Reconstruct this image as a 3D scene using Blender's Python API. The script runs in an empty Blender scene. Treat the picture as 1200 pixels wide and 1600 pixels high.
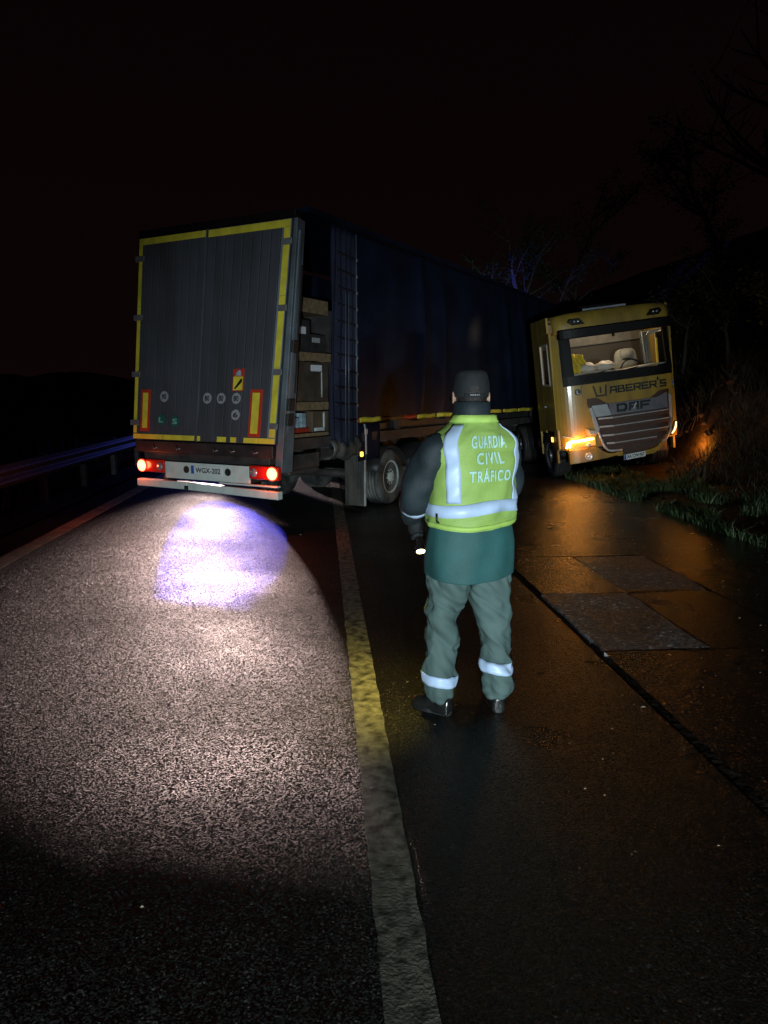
import bpy, bmesh, math, random
from mathutils import Vector, Matrix, noise
from mathutils.bvhtree import BVHTree
R = math.radians
random.seed(7)
scene = bpy.context.scene
col = scene.collection

# ------------------------------------------------------------------ camera, sky, lamps, exposure
cam_d = bpy.data.cameras.new('camera')
cam = bpy.data.objects.new('camera', cam_d); col.objects.link(cam)
cam.location = (0, 0, 1.7); cam.rotation_euler = (R(90 - 9.35), 0, 0)
cam_d.sensor_fit = 'VERTICAL'; cam_d.sensor_height = 36; cam_d.lens = 1142 / 1600 * 36
cam_d.clip_start = .05; cam_d.clip_end = 600
scene.camera = cam

world = bpy.data.worlds.new('World'); scene.world = world; world.use_nodes = True
wn = world.node_tree.nodes; wl = world.node_tree.links
bg = wn['Background']; bg.inputs['Strength'].default_value = 1.0
tc = wn.new('ShaderNodeTexCoord'); sx = wn.new('ShaderNodeSeparateXYZ'); rmp = wn.new('ShaderNodeValToRGB')
wl.new(tc.outputs['Generated'], sx.inputs[0]); wl.new(sx.outputs['Z'], rmp.inputs[0]); wl.new(rmp.outputs[0], bg.inputs[0])
rmp.color_ramp.elements[0].color = (.0036, .0013, .0014, 1); rmp.color_ramp.elements[0].position = 0.0
rmp.color_ramp.elements[1].color = (.0016, .0006, .0009, 1); rmp.color_ramp.elements[1].position = .6

vs = scene.view_settings
scene.display_settings.display_device = 'sRGB'
vs.view_transform = 'Standard'; vs.look = 'None'; vs.exposure = 0; vs.gamma = 1; vs.use_curve_mapping = False
cy = scene.cycles
cy.use_denoising = True; cy.max_bounces = 6; cy.diffuse_bounces = 2; cy.glossy_bounces = 3; cy.transmission_bounces = 4
cy.transparent_max_bounces = 12; cy.caustics_reflective = False; cy.caustics_refractive = False
cy.sample_clamp_indirect = 3.0; cy.sample_clamp_direct = 0

def lamp(name, kind, loc, power, color, radius=.05, aim=None, size=60, blend=.5):
    d = bpy.data.lights.new(name, kind); d.energy = power; d.color = color; d.shadow_soft_size = radius
    if kind == 'SPOT':
        d.spot_size = R(size); d.spot_blend = blend
    o = bpy.data.objects.new(name, d); col.objects.link(o); o.location = loc
    if aim is not None:
        o.rotation_euler = (Vector(aim) - Vector(loc)).to_track_quat('-Z', 'Y').to_euler()
    return o

# head lamps of the patrol car standing behind the photographer (cool white, dipped)
lamp('patrol_headlamp', 'SPOT', (1.75, -9.0, .52), 5400, (.80, .95, 1.0), .09, (2.6, 12, .9), 27, 1)
lamp('patrol_headlamp', 'SPOT', (.35, -9.0, .52), 5400, (.80, .95, 1.0), .09, (-.5, 12, .8), 27, 1)
# lamps of the car stopped beyond the trailer: head lamp and blue beacon
lamp('oncoming_headlamp', 'SPOT', (-4.6, 19.5, 1.21), 9800, (1.0, .73, .67), .05, (.62, -8, 1.8), 22, 1)
lamp('oncoming_headlamp', 'SPOT', (-4.9, 19.6, 1.15), 2000, (1.0, .78, .78), .05, (-1.25, 13.2, 0), 9, .4)  # added narrow spot, lights only the road gap under the trailer
lamp('blue_beacon', 'SPOT', (-5.0, 19.5, 1.83), 5600, (.08, .08, 1.0), .05, (-1.66, 7.9, 0), 7.0, .08)
lamp('blue_beacon', 'POINT', (-4.8, 20.2, 1.85), 45, (.10, .14, 1.0), .06)
lamp('blue_beacon', 'SPOT', (-5.0, 21.0, 1.9), 5500, (.08, .12, 1.0), .06, (8.2, 25.0, 6.2), 15, 1)

# ------------------------------------------------------------------ materials
def mat(name, color=(.5, .5, .5), rough=.6, metal=0, var=.25, scale=6, bump=0, bscale=60, coat=0, emit=None, estr=0,
        dirt=None, dirt_amt=.0, dirt_scale=2.5, spec=.5, rvar=0, streak=1):
    m = bpy.data.materials.new(name); m.use_nodes = True
    n = m.node_tree.nodes; l = m.node_tree.links; b = n['Principled BSDF']
    b.inputs['Roughness'].default_value = rough; b.inputs['Metallic'].default_value = metal
    b.inputs['Specular IOR Level'].default_value = spec
    if coat: b.inputs['Coat Weight'].default_value = coat; b.inputs['Coat Roughness'].default_value = .12
    t = n.new('ShaderNodeTexCoord')
    nz = n.new('ShaderNodeTexNoise'); nz.inputs['Scale'].default_value = scale; nz.inputs['Detail'].default_value = 5
    l.new(t.outputs['Object'], nz.inputs['Vector'])
    r = n.new('ShaderNodeValToRGB'); l.new(nz.outputs[0], r.inputs[0])
    lo = tuple(c * (1 - var) for c in color) + (1,); hi = tuple(min(1, c * (1 + var)) for c in color) + (1,)
    r.color_ramp.elements[0].color = lo; r.color_ramp.elements[0].position = .3
    r.color_ramp.elements[1].color = hi; r.color_ramp.elements[1].position = .7
    out = r.outputs[0]
    if dirt:
        n2 = n.new('ShaderNodeTexNoise'); n2.inputs['Scale'].default_value = dirt_scale; n2.inputs['Detail'].default_value = 8
        mp = n.new('ShaderNodeMapping'); mp.inputs['Scale'].default_value = (1, 1, streak); l.new(t.outputs['Object'], mp.inputs[0]); l.new(mp.outputs[0], n2.inputs['Vector'])
        r2 = n.new('ShaderNodeValToRGB'); l.new(n2.outputs[0], r2.inputs[0])
        r2.color_ramp.elements[0].position = .42; r2.color_ramp.elements[1].position = .68
        mu = n.new('ShaderNodeMath'); mu.operation = 'MULTIPLY'; mu.inputs[1].default_value = dirt_amt
        l.new(r2.outputs[0], mu.inputs[0])
        mx = n.new('ShaderNodeMix'); mx.data_type = 'RGBA'
        l.new(mu.outputs[0], mx.inputs[0]); l.new(out, mx.inputs[6]); mx.inputs[7].default_value = tuple(dirt) + (1,)
        out = mx.outputs[2]
    l.new(out, b.inputs['Base Color'])
    if rvar:
        mr = n.new('ShaderNodeMapRange'); mr.inputs['To Min'].default_value = max(.03, rough - rvar); mr.inputs['To Max'].default_value = min(1, rough + rvar)
        mr.inputs['From Min'].default_value = .3; mr.inputs['From Max'].default_value = .7
        l.new(nz.outputs[0], mr.inputs[0]); l.new(mr.outputs[0], b.inputs['Roughness'])
    if bump:
        n3 = n.new('ShaderNodeTexNoise'); n3.inputs['Scale'].default_value = bscale; n3.inputs['Detail'].default_value = 3
        l.new(t.outputs['Object'], n3.inputs['Vector'])
        bp = n.new('ShaderNodeBump'); bp.inputs['Strength'].default_value = bump; bp.inputs['Distance'].default_value = .01
        l.new(n3.outputs[0], bp.inputs['Height']); l.new(bp.outputs[0], b.inputs['Normal'])
    if emit:
        b.inputs['Emission Color'].default_value = tuple(emit) + (1,); b.inputs['Emission Strength'].default_value = estr
    return m

def asphalt(name, base, rough0, rough1, grain=95, strength=.9, patch=(.7, 1.25), pscale=.55, spec=.5, facet=.5):
    m = bpy.data.materials.new(name); m.use_nodes = True
    n = m.node_tree.nodes; l = m.node_tree.links; b = n['Principled BSDF']; b.inputs['Specular IOR Level'].default_value = spec
    t = n.new('ShaderNodeTexCoord')
    vo = n.new('ShaderNodeTexVoronoi'); vo.inputs['Scale'].default_value = grain; vo.inputs['Randomness'].default_value = 1
    l.new(t.outputs['Object'], vo.inputs['Vector'])
    n1 = n.new('ShaderNodeTexNoise'); n1.inputs['Scale'].default_value = grain * .45; n1.inputs['Detail'].default_value = 6; n1.inputs['Roughness'].default_value = .7
    l.new(t.outputs['Object'], n1.inputs['Vector'])
    n2 = n.new('ShaderNodeTexNoise'); n2.inputs['Scale'].default_value = pscale; n2.inputs['Detail'].default_value = 6
    l.new(t.outputs['Object'], n2.inputs['Vector'])
    # stone colour per grain
    r = n.new('ShaderNodeValToRGB'); sp = n.new('ShaderNodeSeparateColor'); l.new(vo.outputs['Color'], sp.inputs[0]); l.new(sp.outputs[0], r.inputs[0])
    r.color_ramp.elements[0].color = tuple(c * .45 for c in base) + (1,); r.color_ramp.elements[1].color = tuple(c * 1.7 for c in base) + (1,)
    e = r.color_ramp.elements.new(.93); e.color = tuple(c * 1.4 for c in base) + (1,)
    r.color_ramp.elements[2].color = tuple(min(1, c * 4) for c in base) + (1,)
    # patches
    r2 = n.new('ShaderNodeValToRGB'); l.new(n2.outputs[0], r2.inputs[0])
    r2.color_ramp.elements[0].position = .35; r2.color_ramp.elements[1].position = .65
    r2.color_ramp.elements[0].color = (patch[0],) * 3 + (1,); r2.color_ramp.elements[1].color = (patch[1],) * 3 + (1,)
    mx = n.new('ShaderNodeMix'); mx.data_type = 'RGBA'; mx.blend_type = 'MULTIPLY'; mx.inputs[0].default_value = 1
    l.new(r.outputs[0], mx.inputs[6]); l.new(r2.outputs[0], mx.inputs[7]); l.new(mx.outputs[2], b.inputs['Base Color'])
    mr = n.new('ShaderNodeMapRange'); mr.inputs['From Min'].default_value = .35; mr.inputs['From Max'].default_value = .65
    mr.inputs['To Min'].default_value = rough0; mr.inputs['To Max'].default_value = rough1
    l.new(n2.outputs[0], mr.inputs[0]); l.new(mr.outputs[0], b.inputs['Roughness'])
    ad = n.new('ShaderNodeMath'); ad.operation = 'MULTIPLY_ADD'; ad.inputs[1].default_value = .8
    l.new(n1.outputs[0], ad.inputs[0])
    iv = n.new('ShaderNodeMath'); iv.operation = 'SUBTRACT'; iv.inputs[0].default_value = 1; l.new(vo.outputs['Distance'], iv.inputs[1])
    l.new(iv.outputs[0], ad.inputs[2])
    bp = n.new('ShaderNodeBump'); bp.inputs['Strength'].default_value = strength; bp.inputs['Distance'].default_value = .008
    l.new(ad.outputs[0], bp.inputs['Height'])
    v2 = n.new('ShaderNodeTexVoronoi'); v2.inputs['Scale'].default_value = grain * 1.45
    l.new(t.outputs['Object'], v2.inputs['Vector'])
    sb = n.new('ShaderNodeVectorMath'); sb.operation = 'SUBTRACT'; sb.inputs[1].default_value = (.5, .5, .5); l.new(v2.outputs['Color'], sb.inputs[0])
    sc = n.new('ShaderNodeVectorMath'); sc.operation = 'SCALE'; sc.inputs['Scale'].default_value = facet; l.new(sb.outputs[0], sc.inputs[0])
    av = n.new('ShaderNodeVectorMath'); av.operation = 'ADD'; l.new(bp.outputs[0], av.inputs[0]); l.new(sc.outputs[0], av.inputs[1])
    nv = n.new('ShaderNodeVectorMath'); nv.operation = 'NORMALIZE'; l.new(av.outputs[0], nv.inputs[0])
    l.new(nv.outputs[0], b.inputs['Normal'])
    return m

def glass(name, tint=(1, 1, 1), f0=.04):
    m = bpy.data.materials.new(name); m.use_nodes = True
    n = m.node_tree.nodes; l = m.node_tree.links; n.remove(n['Principled BSDF'])
    o = n['Material Output']; tr = n.new('ShaderNodeBsdfTransparent'); gl = n.new('ShaderNodeBsdfGlossy')
    tr.inputs[0].default_value = tuple(tint) + (1,); gl.inputs['Roughness'].default_value = .04
    lw = n.new('ShaderNodeLayerWeight'); pw = n.new('ShaderNodeMath'); pw.operation = 'POWER'; pw.inputs[1].default_value = 5; l.new(lw.outputs['Facing'], pw.inputs[0])
    fr = n.new('ShaderNodeMath'); fr.operation = 'MULTIPLY_ADD'; fr.inputs[1].default_value = 1 - f0; fr.inputs[2].default_value = f0; l.new(pw.outputs[0], fr.inputs[0])
    mx = n.new('ShaderNodeMixShader'); l.new(fr.outputs[0], mx.inputs[0]); l.new(tr.outputs[0], mx.inputs[1]); l.new(gl.outputs[0], mx.inputs[2])
    l.new(mx.outputs[0], o.inputs[0]); return m

M = {}
M['asphalt'] = asphalt('wet_asphalt', (.034, .032, .031), .46, .66, 105, .55, (.55, 1.5), .7, .25, 1.15)
M['shoulder'] = asphalt('wet_shoulder_asphalt', (.018, .016, .014), .24, .42, 110, .5, facet=.55)
M['old_asphalt'] = asphalt('old_asphalt', (.024, .016, .013), .13, .30, 70, .5, (.6, 1.3), 1.1, .5, .38)
M['wet_slab'] = asphalt('wet_dark_concrete', (.028, .019, .016), .12, .34, 60, .5, (.6, 1.3), 1.1)
M['sheen_slab'] = asphalt('sheen_painted_concrete', (.24, .24, .235), .28, .55, 45, .9, (.22, 1.2), 1.6)  # wet reflection of the vest painted in as a paler slab colour
M['paint'] = None
M['earth'] = mat('wet_earth', (.055, .036, .024), .75, var=.5, scale=9, bump=1, bscale=18, spec=.3)
M['verge'] = mat('verge_soil', (.035, .028, .018), .85, var=.4, scale=5, bump=.6, bscale=30, spec=.2)
M['grass'] = mat('grass_blade', (.055, .10, .035), .5, var=.5, scale=3)
M['dead_grass'] = mat('dead_grass', (.05, .036, .02), .8, var=.6, scale=4)
M['dry_grass'] = mat('dry_grass', (.11, .085, .05), .7, var=.4, scale=3)
M['bark'] = mat('bark', (.06, .048, .04), .85, var=.4, scale=20, bump=.5, bscale=60)
M['leaf'] = mat('leaf', (.045, .07, .03), .5, var=.6, scale=2)
M['leaf_dry'] = mat('dead_leaf', (.4, .34, .24), .35, var=.6, scale=40)
M['galv'] = mat('galvanised_steel', (.22, .22, .23), .55, .5, var=.25, scale=10)
M['door'] = mat('dirty_grey_door', (.070, .073, .086), .42, 0, var=.15, scale=1.2, dirt=(.036, .032, .030), dirt_amt=.45, dirt_scale=3, streak=.12)
M['door_edge'] = mat('door_edge_aluminium', (.20, .24, .29), .4, .2, var=.2, scale=4)
M['post'] = mat('corner_post_steel', (.17, .21, .24), .38, .4, var=.3, scale=5, dirt=(.06, .05, .04), dirt_amt=.6)
M['black'] = mat('black_steel', (.018, .018, .02), .5, var=.3, scale=8, dirt=(.05, .042, .035), dirt_amt=.5)
M['chassis'] = mat('dirty_chassis', (.035, .03, .03), .6, var=.4, scale=8, dirt=(.08, .065, .055), dirt_amt=.6)
M['yellow_tape'] = mat('yellow_reflective_tape', (.80, .68, .06), .4, var=.08, scale=20, dirt=(.16, .12, .03), dirt_amt=.35, dirt_scale=5)
M['red_tape'] = mat('red_reflective_tape', (.5, .045, .02), .4, var=.1, scale=20)
M['orange_tape'] = mat('faded_tape', (.16, .07, .02), .5, var=.3, scale=20)
M['white_paint'] = mat('off_white_bumper', (.68, .80, .75), .4, var=.12, scale=6, dirt=(.25, .25, .22), dirt_amt=.4, dirt_scale=6)
M['white'] = mat('white_print', (.62, .64, .66), .5, var=.05)
M['sticker'] = mat('sticker_white', (.30, .31, .33), .5, var=.1)
M['green'] = mat('sticker_green', (.015, .11, .08), .5, var=.1)
M['pale_green'] = mat('sticker_letter', (.2, .42, .34), .5, var=.1)
M['ink'] = mat('black_print', (.012, .012, .012), .5, var=.1)
M['plate'] = mat('number_plate', (.7, .76, .74), .4, var=.04)
M['blue'] = mat('plate_blue', (.02, .10, .42), .4, var=.05)
M['tail_red'] = mat('red_lamp_plastic', (.35, .01, .01), .15, var=.1, emit=(1, .05, .02), estr=.07, coat=.5)
M['tail_hot'] = mat('tail_lamp_lit', (.8, .2, .1), .3, emit=(1.0, .36, .15), estr=4.5)
M['tail_dim'] = mat('tail_lamp_glow', (.6, .05, .02), .3, emit=(1.0, .07, .02), estr=1.2)
M['lamp_clear'] = mat('clear_lamp', (.5, .55, .6), .15, .6, var=.2, scale=30)
M['amber'] = mat('amber_lamp_lit', (.8, .4, .05), .3, emit=(1.0, .45, .06), estr=4)
M['curtain'] = mat('navy_tarpaulin', (.006, .009, .022), .5, var=.35, scale=1.5, bump=.25, bscale=9, spec=.15)
M['curtain_in'] = mat('navy_tarpaulin_gathered', (.008, .010, .024), .7, var=.35, scale=3, bump=.3, bscale=12, spec=.15)
M['strap'] = mat('strap', (.008, .009, .02), .6, var=.3, scale=20)
M['chrome'] = mat('bright_metal', (.65, .67, .70), .3, .25, var=.15, scale=10)
M['muddy_tyre'] = mat('muddy_tyre', (.03, .03, .03), .7, var=.3, scale=10, bump=.2, bscale=80, dirt=(.19, .20, .18), dirt_amt=.75, dirt_scale=3)
M['tyre'] = mat('tyre_rubber', (.02, .02, .021), .6, var=.3, scale=10, bump=.2, bscale=80, dirt=(.06, .05, .045), dirt_amt=.6)
M['rim'] = mat('muddy_pale_rim', (.50, .56, .52), .6, 0, var=.3, scale=8, dirt=(.22, .22, .20), dirt_amt=.7, dirt_scale=7)
M['rim_dark'] = mat('dark_rim', (.2, .2, .22), .4, .5, var=.3, scale=8, dirt=(.08, .07, .06), dirt_amt=.6)
M['flap'] = mat('rubber_mudflap', (.05, .05, .047), .5, var=.3, scale=6, dirt=(.13, .12, .10), dirt_amt=.7, dirt_scale=6, streak=.15)
M['wood'] = mat('pallet_wood', (.17, .115, .06), .75, var=.35, scale=14, bump=.3, bscale=40)
M['carton'] = mat('brown_carton', (.08, .056, .034), .7, var=.2, scale=6)
M['wrap'] = mat('stretch_wrapped_carton', (.07, .052, .04), .22, var=.3, scale=5, bump=.6, bscale=14, coat=.6)
M['dark_goods'] = mat('dark_goods', (.03, .028, .028), .5, var=.4, scale=6)
M['red_goods'] = mat('red_film', (.3, .03, .015), .4, var=.3, scale=6)
M['blue_goods'] = mat('blue_white_packet', (.25, .34, .4), .4, var=.5, scale=9)
M['label'] = mat('paper_label', (.6, .62, .66), .5, var=.1, scale=30)
M['film'] = mat('torn_clear_film', (.5, .55, .55), .2, var=.4, scale=12)
M['cab'] = mat('yellow_cab_paint', (.37, .245, .038), .38, var=.08, scale=3, coat=.3, dirt=(.14, .095, .04), dirt_amt=.65, dirt_scale=4, streak=.3)
M['cab_black'] = mat('black_plastic', (.007, .006, .006), .5, var=.2, scale=6, spec=.2)
M['grille'] = mat('dark_grille_mesh', (.06, .027, .016), .5, var=.3, scale=30, bump=.5, bscale=90)
M['grille_silver'] = mat('grey_grille_panel', (.20, .21, .24), .35, .3, var=.15, scale=5)
M['grille_bright'] = mat('pale_trim_and_glare', (.42, .50, .56), .3, .2, var=.1, scale=5)
M['satin'] = mat('satin_trim', (.42, .43, .45), .4, .2, var=.15, scale=9)
M['hatch'] = mat('grey_roof_hatch', (.26, .29, .33), .4, var=.1)
M['interior'] = mat('cab_lining', (.055, .045, .037), .8, var=.1, scale=3)
M['interior_pale'] = mat('cab_pale_trim', (.5, .46, .40), .7, var=.1, scale=3)
M['locker'] = mat('cab_locker', (.13, .12, .10), .7)
M['seat'] = mat('grey_seat_fabric', (.24, .24, .21), .85, var=.15, scale=20)
M['yellow_cloth'] = mat('yellow_cloth', (.75, .55, .05), .8, var=.12, scale=9)
M['bag'] = mat('white_bag', (.72, .64, .56), .6, var=.15, scale=8, bump=.5, bscale=25)
M['drl'] = mat('indicator_lit', (.9, .4, .05), .3, emit=(1.0, .40, .06), estr=34)
M['drl_soft'] = mat('indicator_reflector', (.55, .28, .08), .25, .3, emit=(1.0, .32, .05), estr=.8)
M['drl_pale'] = mat('running_lamp_lit', (.9, .7, .4), .3, emit=(1.0, .66, .30), estr=3)
M['side_glass'] = glass('thin_side_glass', (.36, .36, .35), .02)
M['glass'] = glass('clear_glass', (.86, .86, .84))
M['vest'] = mat('hi_vis_fabric', (.28, .43, .10), .6, var=.10, scale=7, bump=.3, bscale=150)
M['vest_hem'] = mat('hi_vis_binding', (.38, .58, .12), .6, var=.08, scale=9)
M['reflect'] = mat('silver_reflective_tape', (.44, .57, .78), .42, var=.08, scale=12)
M['lettering'] = mat('reflective_lettering', (.42, .66, .62), .45, var=.1, scale=30)
M['jacket'] = mat('dark_green_jacket', (.018, .085, .085), .7, var=.22, scale=6, bump=.25, bscale=130)
M['sleeve'] = mat('dark_navy_sleeve', (.010, .020, .026), .7, var=.3, scale=6, bump=.25, bscale=130)
M['trouser'] = mat('grey_green_trousers', (.060, .100, .095), .75, var=.18, scale=5, bump=.2, bscale=180)
M['cap'] = mat('dark_cap', (.010, .012, .014), .8, var=.25, scale=30, bump=.3, bscale=200)
M['hair'] = mat('dark_hair', (.015, .011, .009), .6, var=.4, scale=60, bump=.6, bscale=150)
M['skin'] = mat('skin', (.42, .24, .17), .5, var=.1, scale=14)
M['boot'] = mat('black_leather', (.012, .013, .013), .22, var=.3, scale=14, bump=.15, bscale=60, coat=.5)
M['torch_body'] = mat('torch_body', (.02, .02, .02), .3, .4)
M['torch_lens'] = mat('torch_lens_lit', (1, .9, .5), .3, emit=(1.0, .82, .26), estr=14)

def paint_mat():
    m = mat('worn_road_paint', (.42, .40, .32), .55, var=.3, scale=30, bump=.2, bscale=90, dirt=(.03, .028, .025), dirt_amt=.92, dirt_scale=16)
    return m
M['paint'] = paint_mat()
M['paint_clean'] = mat('road_paint', (.60, .58, .50), .6, var=.2, scale=14, bump=.8, bscale=55, dirt=(.2, .18, .15), dirt_amt=.6, dirt_scale=5)

# ------------------------------------------------------------------ mesh helpers
class MB:
    def __init__(s, xf=None):
        s.v = []; s.f = []; s.m = []; s.xf = xf
    def add(s, vs, fs, mi=0):
        b = len(s.v)
        s.v += [tuple(p) for p in vs]
        for f in fs: s.f.append(tuple(i + b for i in f)); s.m.append(mi)
        return s
    def box(s, x0, x1, y0, y1, z0, z1, mi=0):
        vs = [(x0, y0, z0), (x1, y0, z0), (x1, y1, z0), (x0, y1, z0), (x0, y0, z1), (x1, y0, z1), (x1, y1, z1), (x0, y1, z1)]
        return s.add(vs, [(3, 2, 1, 0), (4, 5, 6, 7), (0, 1, 5, 4), (1, 2, 6, 5), (2, 3, 7, 6), (3, 0, 4, 7)], mi)
    def obox(s, c, size, rot=None, mi=0):
        c = Vector(c); vs = []
        for sxx, syy, szz in ((-1,-1,-1),(1,-1,-1),(1,1,-1),(-1,1,-1),(-1,-1,1),(1,-1,1),(1,1,1),(-1,1,1)):
            p = Vector((sxx * size[0] / 2, syy * size[1] / 2, szz * size[2] / 2))
            if rot is not None: p = rot @ p
            vs.append(c + p)
        return s.add(vs, [(3, 2, 1, 0), (4, 5, 6, 7), (0, 1, 5, 4), (1, 2, 6, 5), (2, 3, 7, 6), (3, 0, 4, 7)], mi)
    def tube(s, pts, r, n=10, cap=True, mi=0):
        pts = [Vector(p) for p in pts]; k = len(pts)
        rs = r if isinstance(r, (list, tuple)) else [r] * k
        rings = []; ref = None
        for i, p in enumerate(pts):
            d = (pts[min(i + 1, k - 1)] - pts[max(i - 1, 0)]).normalized()
            if ref is None or abs(d.dot(ref)) > .95: ref = Vector((0, 0, 1)) if abs(d.z) < .9 else Vector((1, 0, 0))
            u = d.cross(ref).normalized(); w = d.cross(u)
            ref = u.cross(d)
            rings.append([p + (u * math.cos(a) + w * math.sin(a)) * rs[i] for a in (2 * math.pi * j / n for j in range(n))])
        return s.loft(rings, cap, mi)
    def loft(s, rings, cap=True, mi=0):
        n = len(rings[0]); vs = [p for rg in rings for p in rg]; fs = []
        for i in range(len(rings) - 1):
            for j in range(n):
                a = i * n + j; b = i * n + (j + 1) % n
                fs.append((a, b, b + n, a + n))
        if cap:
            fs.append(tuple(reversed(range(n)))); fs.append(tuple((len(rings) - 1) * n + j for j in range(n)))
        return s.add(vs, fs, mi)
    def lathe(s, prof, o=(0, 0, 0), ax='x', n=28, mi=0, closed=False):
        rings = []
        for r, h in prof:
            rg = []
            for j in range(n):
                a = 2 * math.pi * j / n; c, q = r * math.cos(a), r * math.sin(a)
                p = {'x': (h, c, q), 'y': (c, h, q), 'z': (c, q, h)}[ax]
                rg.append((o[0] + p[0], o[1] + p[1], o[2] + p[2]))
            rings.append(rg)
        return s.loft(rings, not closed, mi)
    def grid(s, fn, nu, nv, mi=0):
        vs = [fn(i / nu, j / nv) for j in range(nv + 1) for i in range(nu + 1)]
        fs = [(j * (nu + 1) + i, j * (nu + 1) + i + 1, (j + 1) * (nu + 1) + i + 1, (j + 1) * (nu + 1) + i) for j in range(nv) for i in range(nu)]
        return s.add(vs, fs, mi)
    def prism(s, poly, fn0, fn1, mi=0):
        n = len(poly)
        vs = [fn0(*p) for p in poly] + [fn1(*p) for p in poly]
        fs = [tuple(range(n)), tuple(reversed(range(n, 2 * n)))] + [(i, i + n, (i + 1) % n + n, (i + 1) % n) for i in range(n)]
        return s.add(vs, fs, mi)
    def build(s, name, m, parent=None, smooth=False, bevel=0, solid=0, sub=0, **tags):
        me = bpy.data.meshes.new(name)
        vs = [s.xf(*p) for p in s.v] if s.xf else s.v
        me.from_pydata([tuple(p) for p in vs], [], s.f)
        mats = m if isinstance(m, (list, tuple)) else [m]
        for q in mats: me.materials.append(q)
        if len(mats) > 1: me.polygons.foreach_set('material_index', s.m)
        bm = bmesh.new(); bm.from_mesh(me); bmesh.ops.recalc_face_normals(bm, faces=bm.faces); bm.to_mesh(me); bm.free()
        if smooth: me.polygons.foreach_set('use_smooth', [True] * len(me.polygons))
        me.update()
        o = bpy.data.objects.new(name, me); col.objects.link(o)
        if parent: o.parent = parent
        if solid:
            q = o.modifiers.new('solid', 'SOLIDIFY'); q.thickness = solid; q.offset = 0
        if bevel:
            q = o.modifiers.new('bevel', 'BEVEL'); q.width = bevel; q.segments = 2; q.limit_method = 'ANGLE'; q.angle_limit = R(40)
        if sub:
            q = o.modifiers.new('sub', 'SUBSURF'); q.levels = sub; q.render_levels = sub
        for k, v in tags.items(): o[k] = v
        return o

def tag(o, label=None, cat=None, group=None, kind=None):
    if label: o['label'] = label
    if cat: o['category'] = cat
    if group: o['group'] = group
    if kind: o['kind'] = kind
    return o
def empty(name, loc=(0, 0, 0), rot=(0, 0, 0), parent=None, scale=1):
    o = bpy.data.objects.new(name, None); col.objects.link(o); o.location = loc; o.rotation_euler = rot
    o.scale = (scale,) * 3; o.empty_display_size = .2
    if parent: o.parent = parent
    return o
def share(src, name, parent, loc, rot=(0, 0, 0)):
    o = src.copy(); o.name = name; col.objects.link(o); o.parent = parent; o.location = loc; o.rotation_euler = rot
    return o

def text_polys(s, width, height, align='c', space=1.0):
    cu = bpy.data.curves.new('lettering', 'FONT'); cu.body = s; cu.fill_mode = 'BOTH'; cu.resolution_u = 3
    cu.offset = .024; cu.space_character = space
    ob = bpy.data.objects.new('lettering', cu); col.objects.link(ob)
    dg = bpy.context.evaluated_depsgraph_get(); dg.update()
    me = bpy.data.meshes.new_from_object(ob.evaluated_get(dg))
    vs = [v.co.copy() for v in me.vertices]; fs = [tuple(p.vertices) for p in me.polygons]
    bpy.data.objects.remove(ob); bpy.data.curves.remove(cu); bpy.data.meshes.remove(me)
    x0 = min(v.x for v in vs); x1 = max(v.x for v in vs); y0 = min(v.y for v in vs); y1 = max(v.y for v in vs)
    return [((v.x - x0) / (x1 - x0) * width - (width / 2 if align == 'c' else 0), (v.y - y0) / (y1 - y0) * height - height / 2) for v in vs], fs
def text_on(name, s, m, parent, cx, cz, w, h, fn, xf=None):
    vs, fs = text_polys(s, w, h)
    b = MB(xf); b.add([fn(cx + u, cz + v) for u, v in vs], fs)
    return b.build(name, m, parent)

# stroke lettering for the squared company lettering
STROKES = {
 'W': [[(0, 1), (.22, 0), (.95, 0), (1, 1)], [(.55, .35), (.55, .85)]],
 'A': [[(0, 0), (.12, 1), (1, 1), (1, 0)], [(.06, .42), (1, .42)]],
 'B': [[(0, 0), (0, 1), (.9, 1), (.9, .55), (0, .52)], [(.9, .52), (1, .3), (1, 0), (0, 0)]],
 'E': [[(1, 1), (0, 1), (0, 0), (1, 0)], [(0, .5), (.85, .5)]],
 'R': [[(0, 0), (0, 1), (1, 1), (1, .45), (0, .45)], [(.5, .45), (1, 0)]],
 'S': [[(1, 1), (0, 1), (0, .52), (1, .48), (1, 0), (0, 0)]],
 "'": [[(.2, 1.25), (.2, .85)]],
 'D': [[(0, 0), (0, 1), (.8, 1), (1, .75), (1, .25), (.8, 0), (0, 0)]],
 'F': [[(0, 0), (0, 1), (1, 1)], [(0, .45), (.8, .45)]],
}
def stroke_text(b, s, spec, fn0, fn1, t):
    """spec: list of (x, z, w, h) per letter"""
    for ch, (x, z, w, h) in zip(s, spec):
        for line in STROKES[ch]:
            P = [(x + u * w, z + v * h) for u, v in line]
            for (ax, az), (bx, bz) in zip(P, P[1:]):
                dx, dz = bx - ax, bz - az; L = math.hypot(dx, dz); dx /= L; dz /= L
                e = t * .5
                q = [(ax - dx * e - dz * e, az - dz * e + dx * e), (ax - dx * e + dz * e, az - dz * e - dx * e),
                     (bx + dx * e + dz * e, bz + dz * e - dx * e), (bx + dx * e - dz * e, bz + dz * e + dx * e)]
                b.prism(q, fn0, fn1)

# ------------------------------------------------------------------ ground
RD = Vector((-.0837, .9965, 0)); RO = Vector((.9965, .0837, 0)); R0 = Vector((.22, 0, 0))
def RP(s, o, z=0):
    p = R0 + RD * s + RO * o
    return (p.x, p.y, z)
def strip(name, s0, s1, o0, o1, z, m, ns=40, no=1, **k):
    b = MB(); b.grid(lambda u, v: RP(s0 + (s1 - s0) * v, o0 + (o1 - o0) * u, z), no, ns)
    return b.build(name, m, None, **k)

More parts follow.
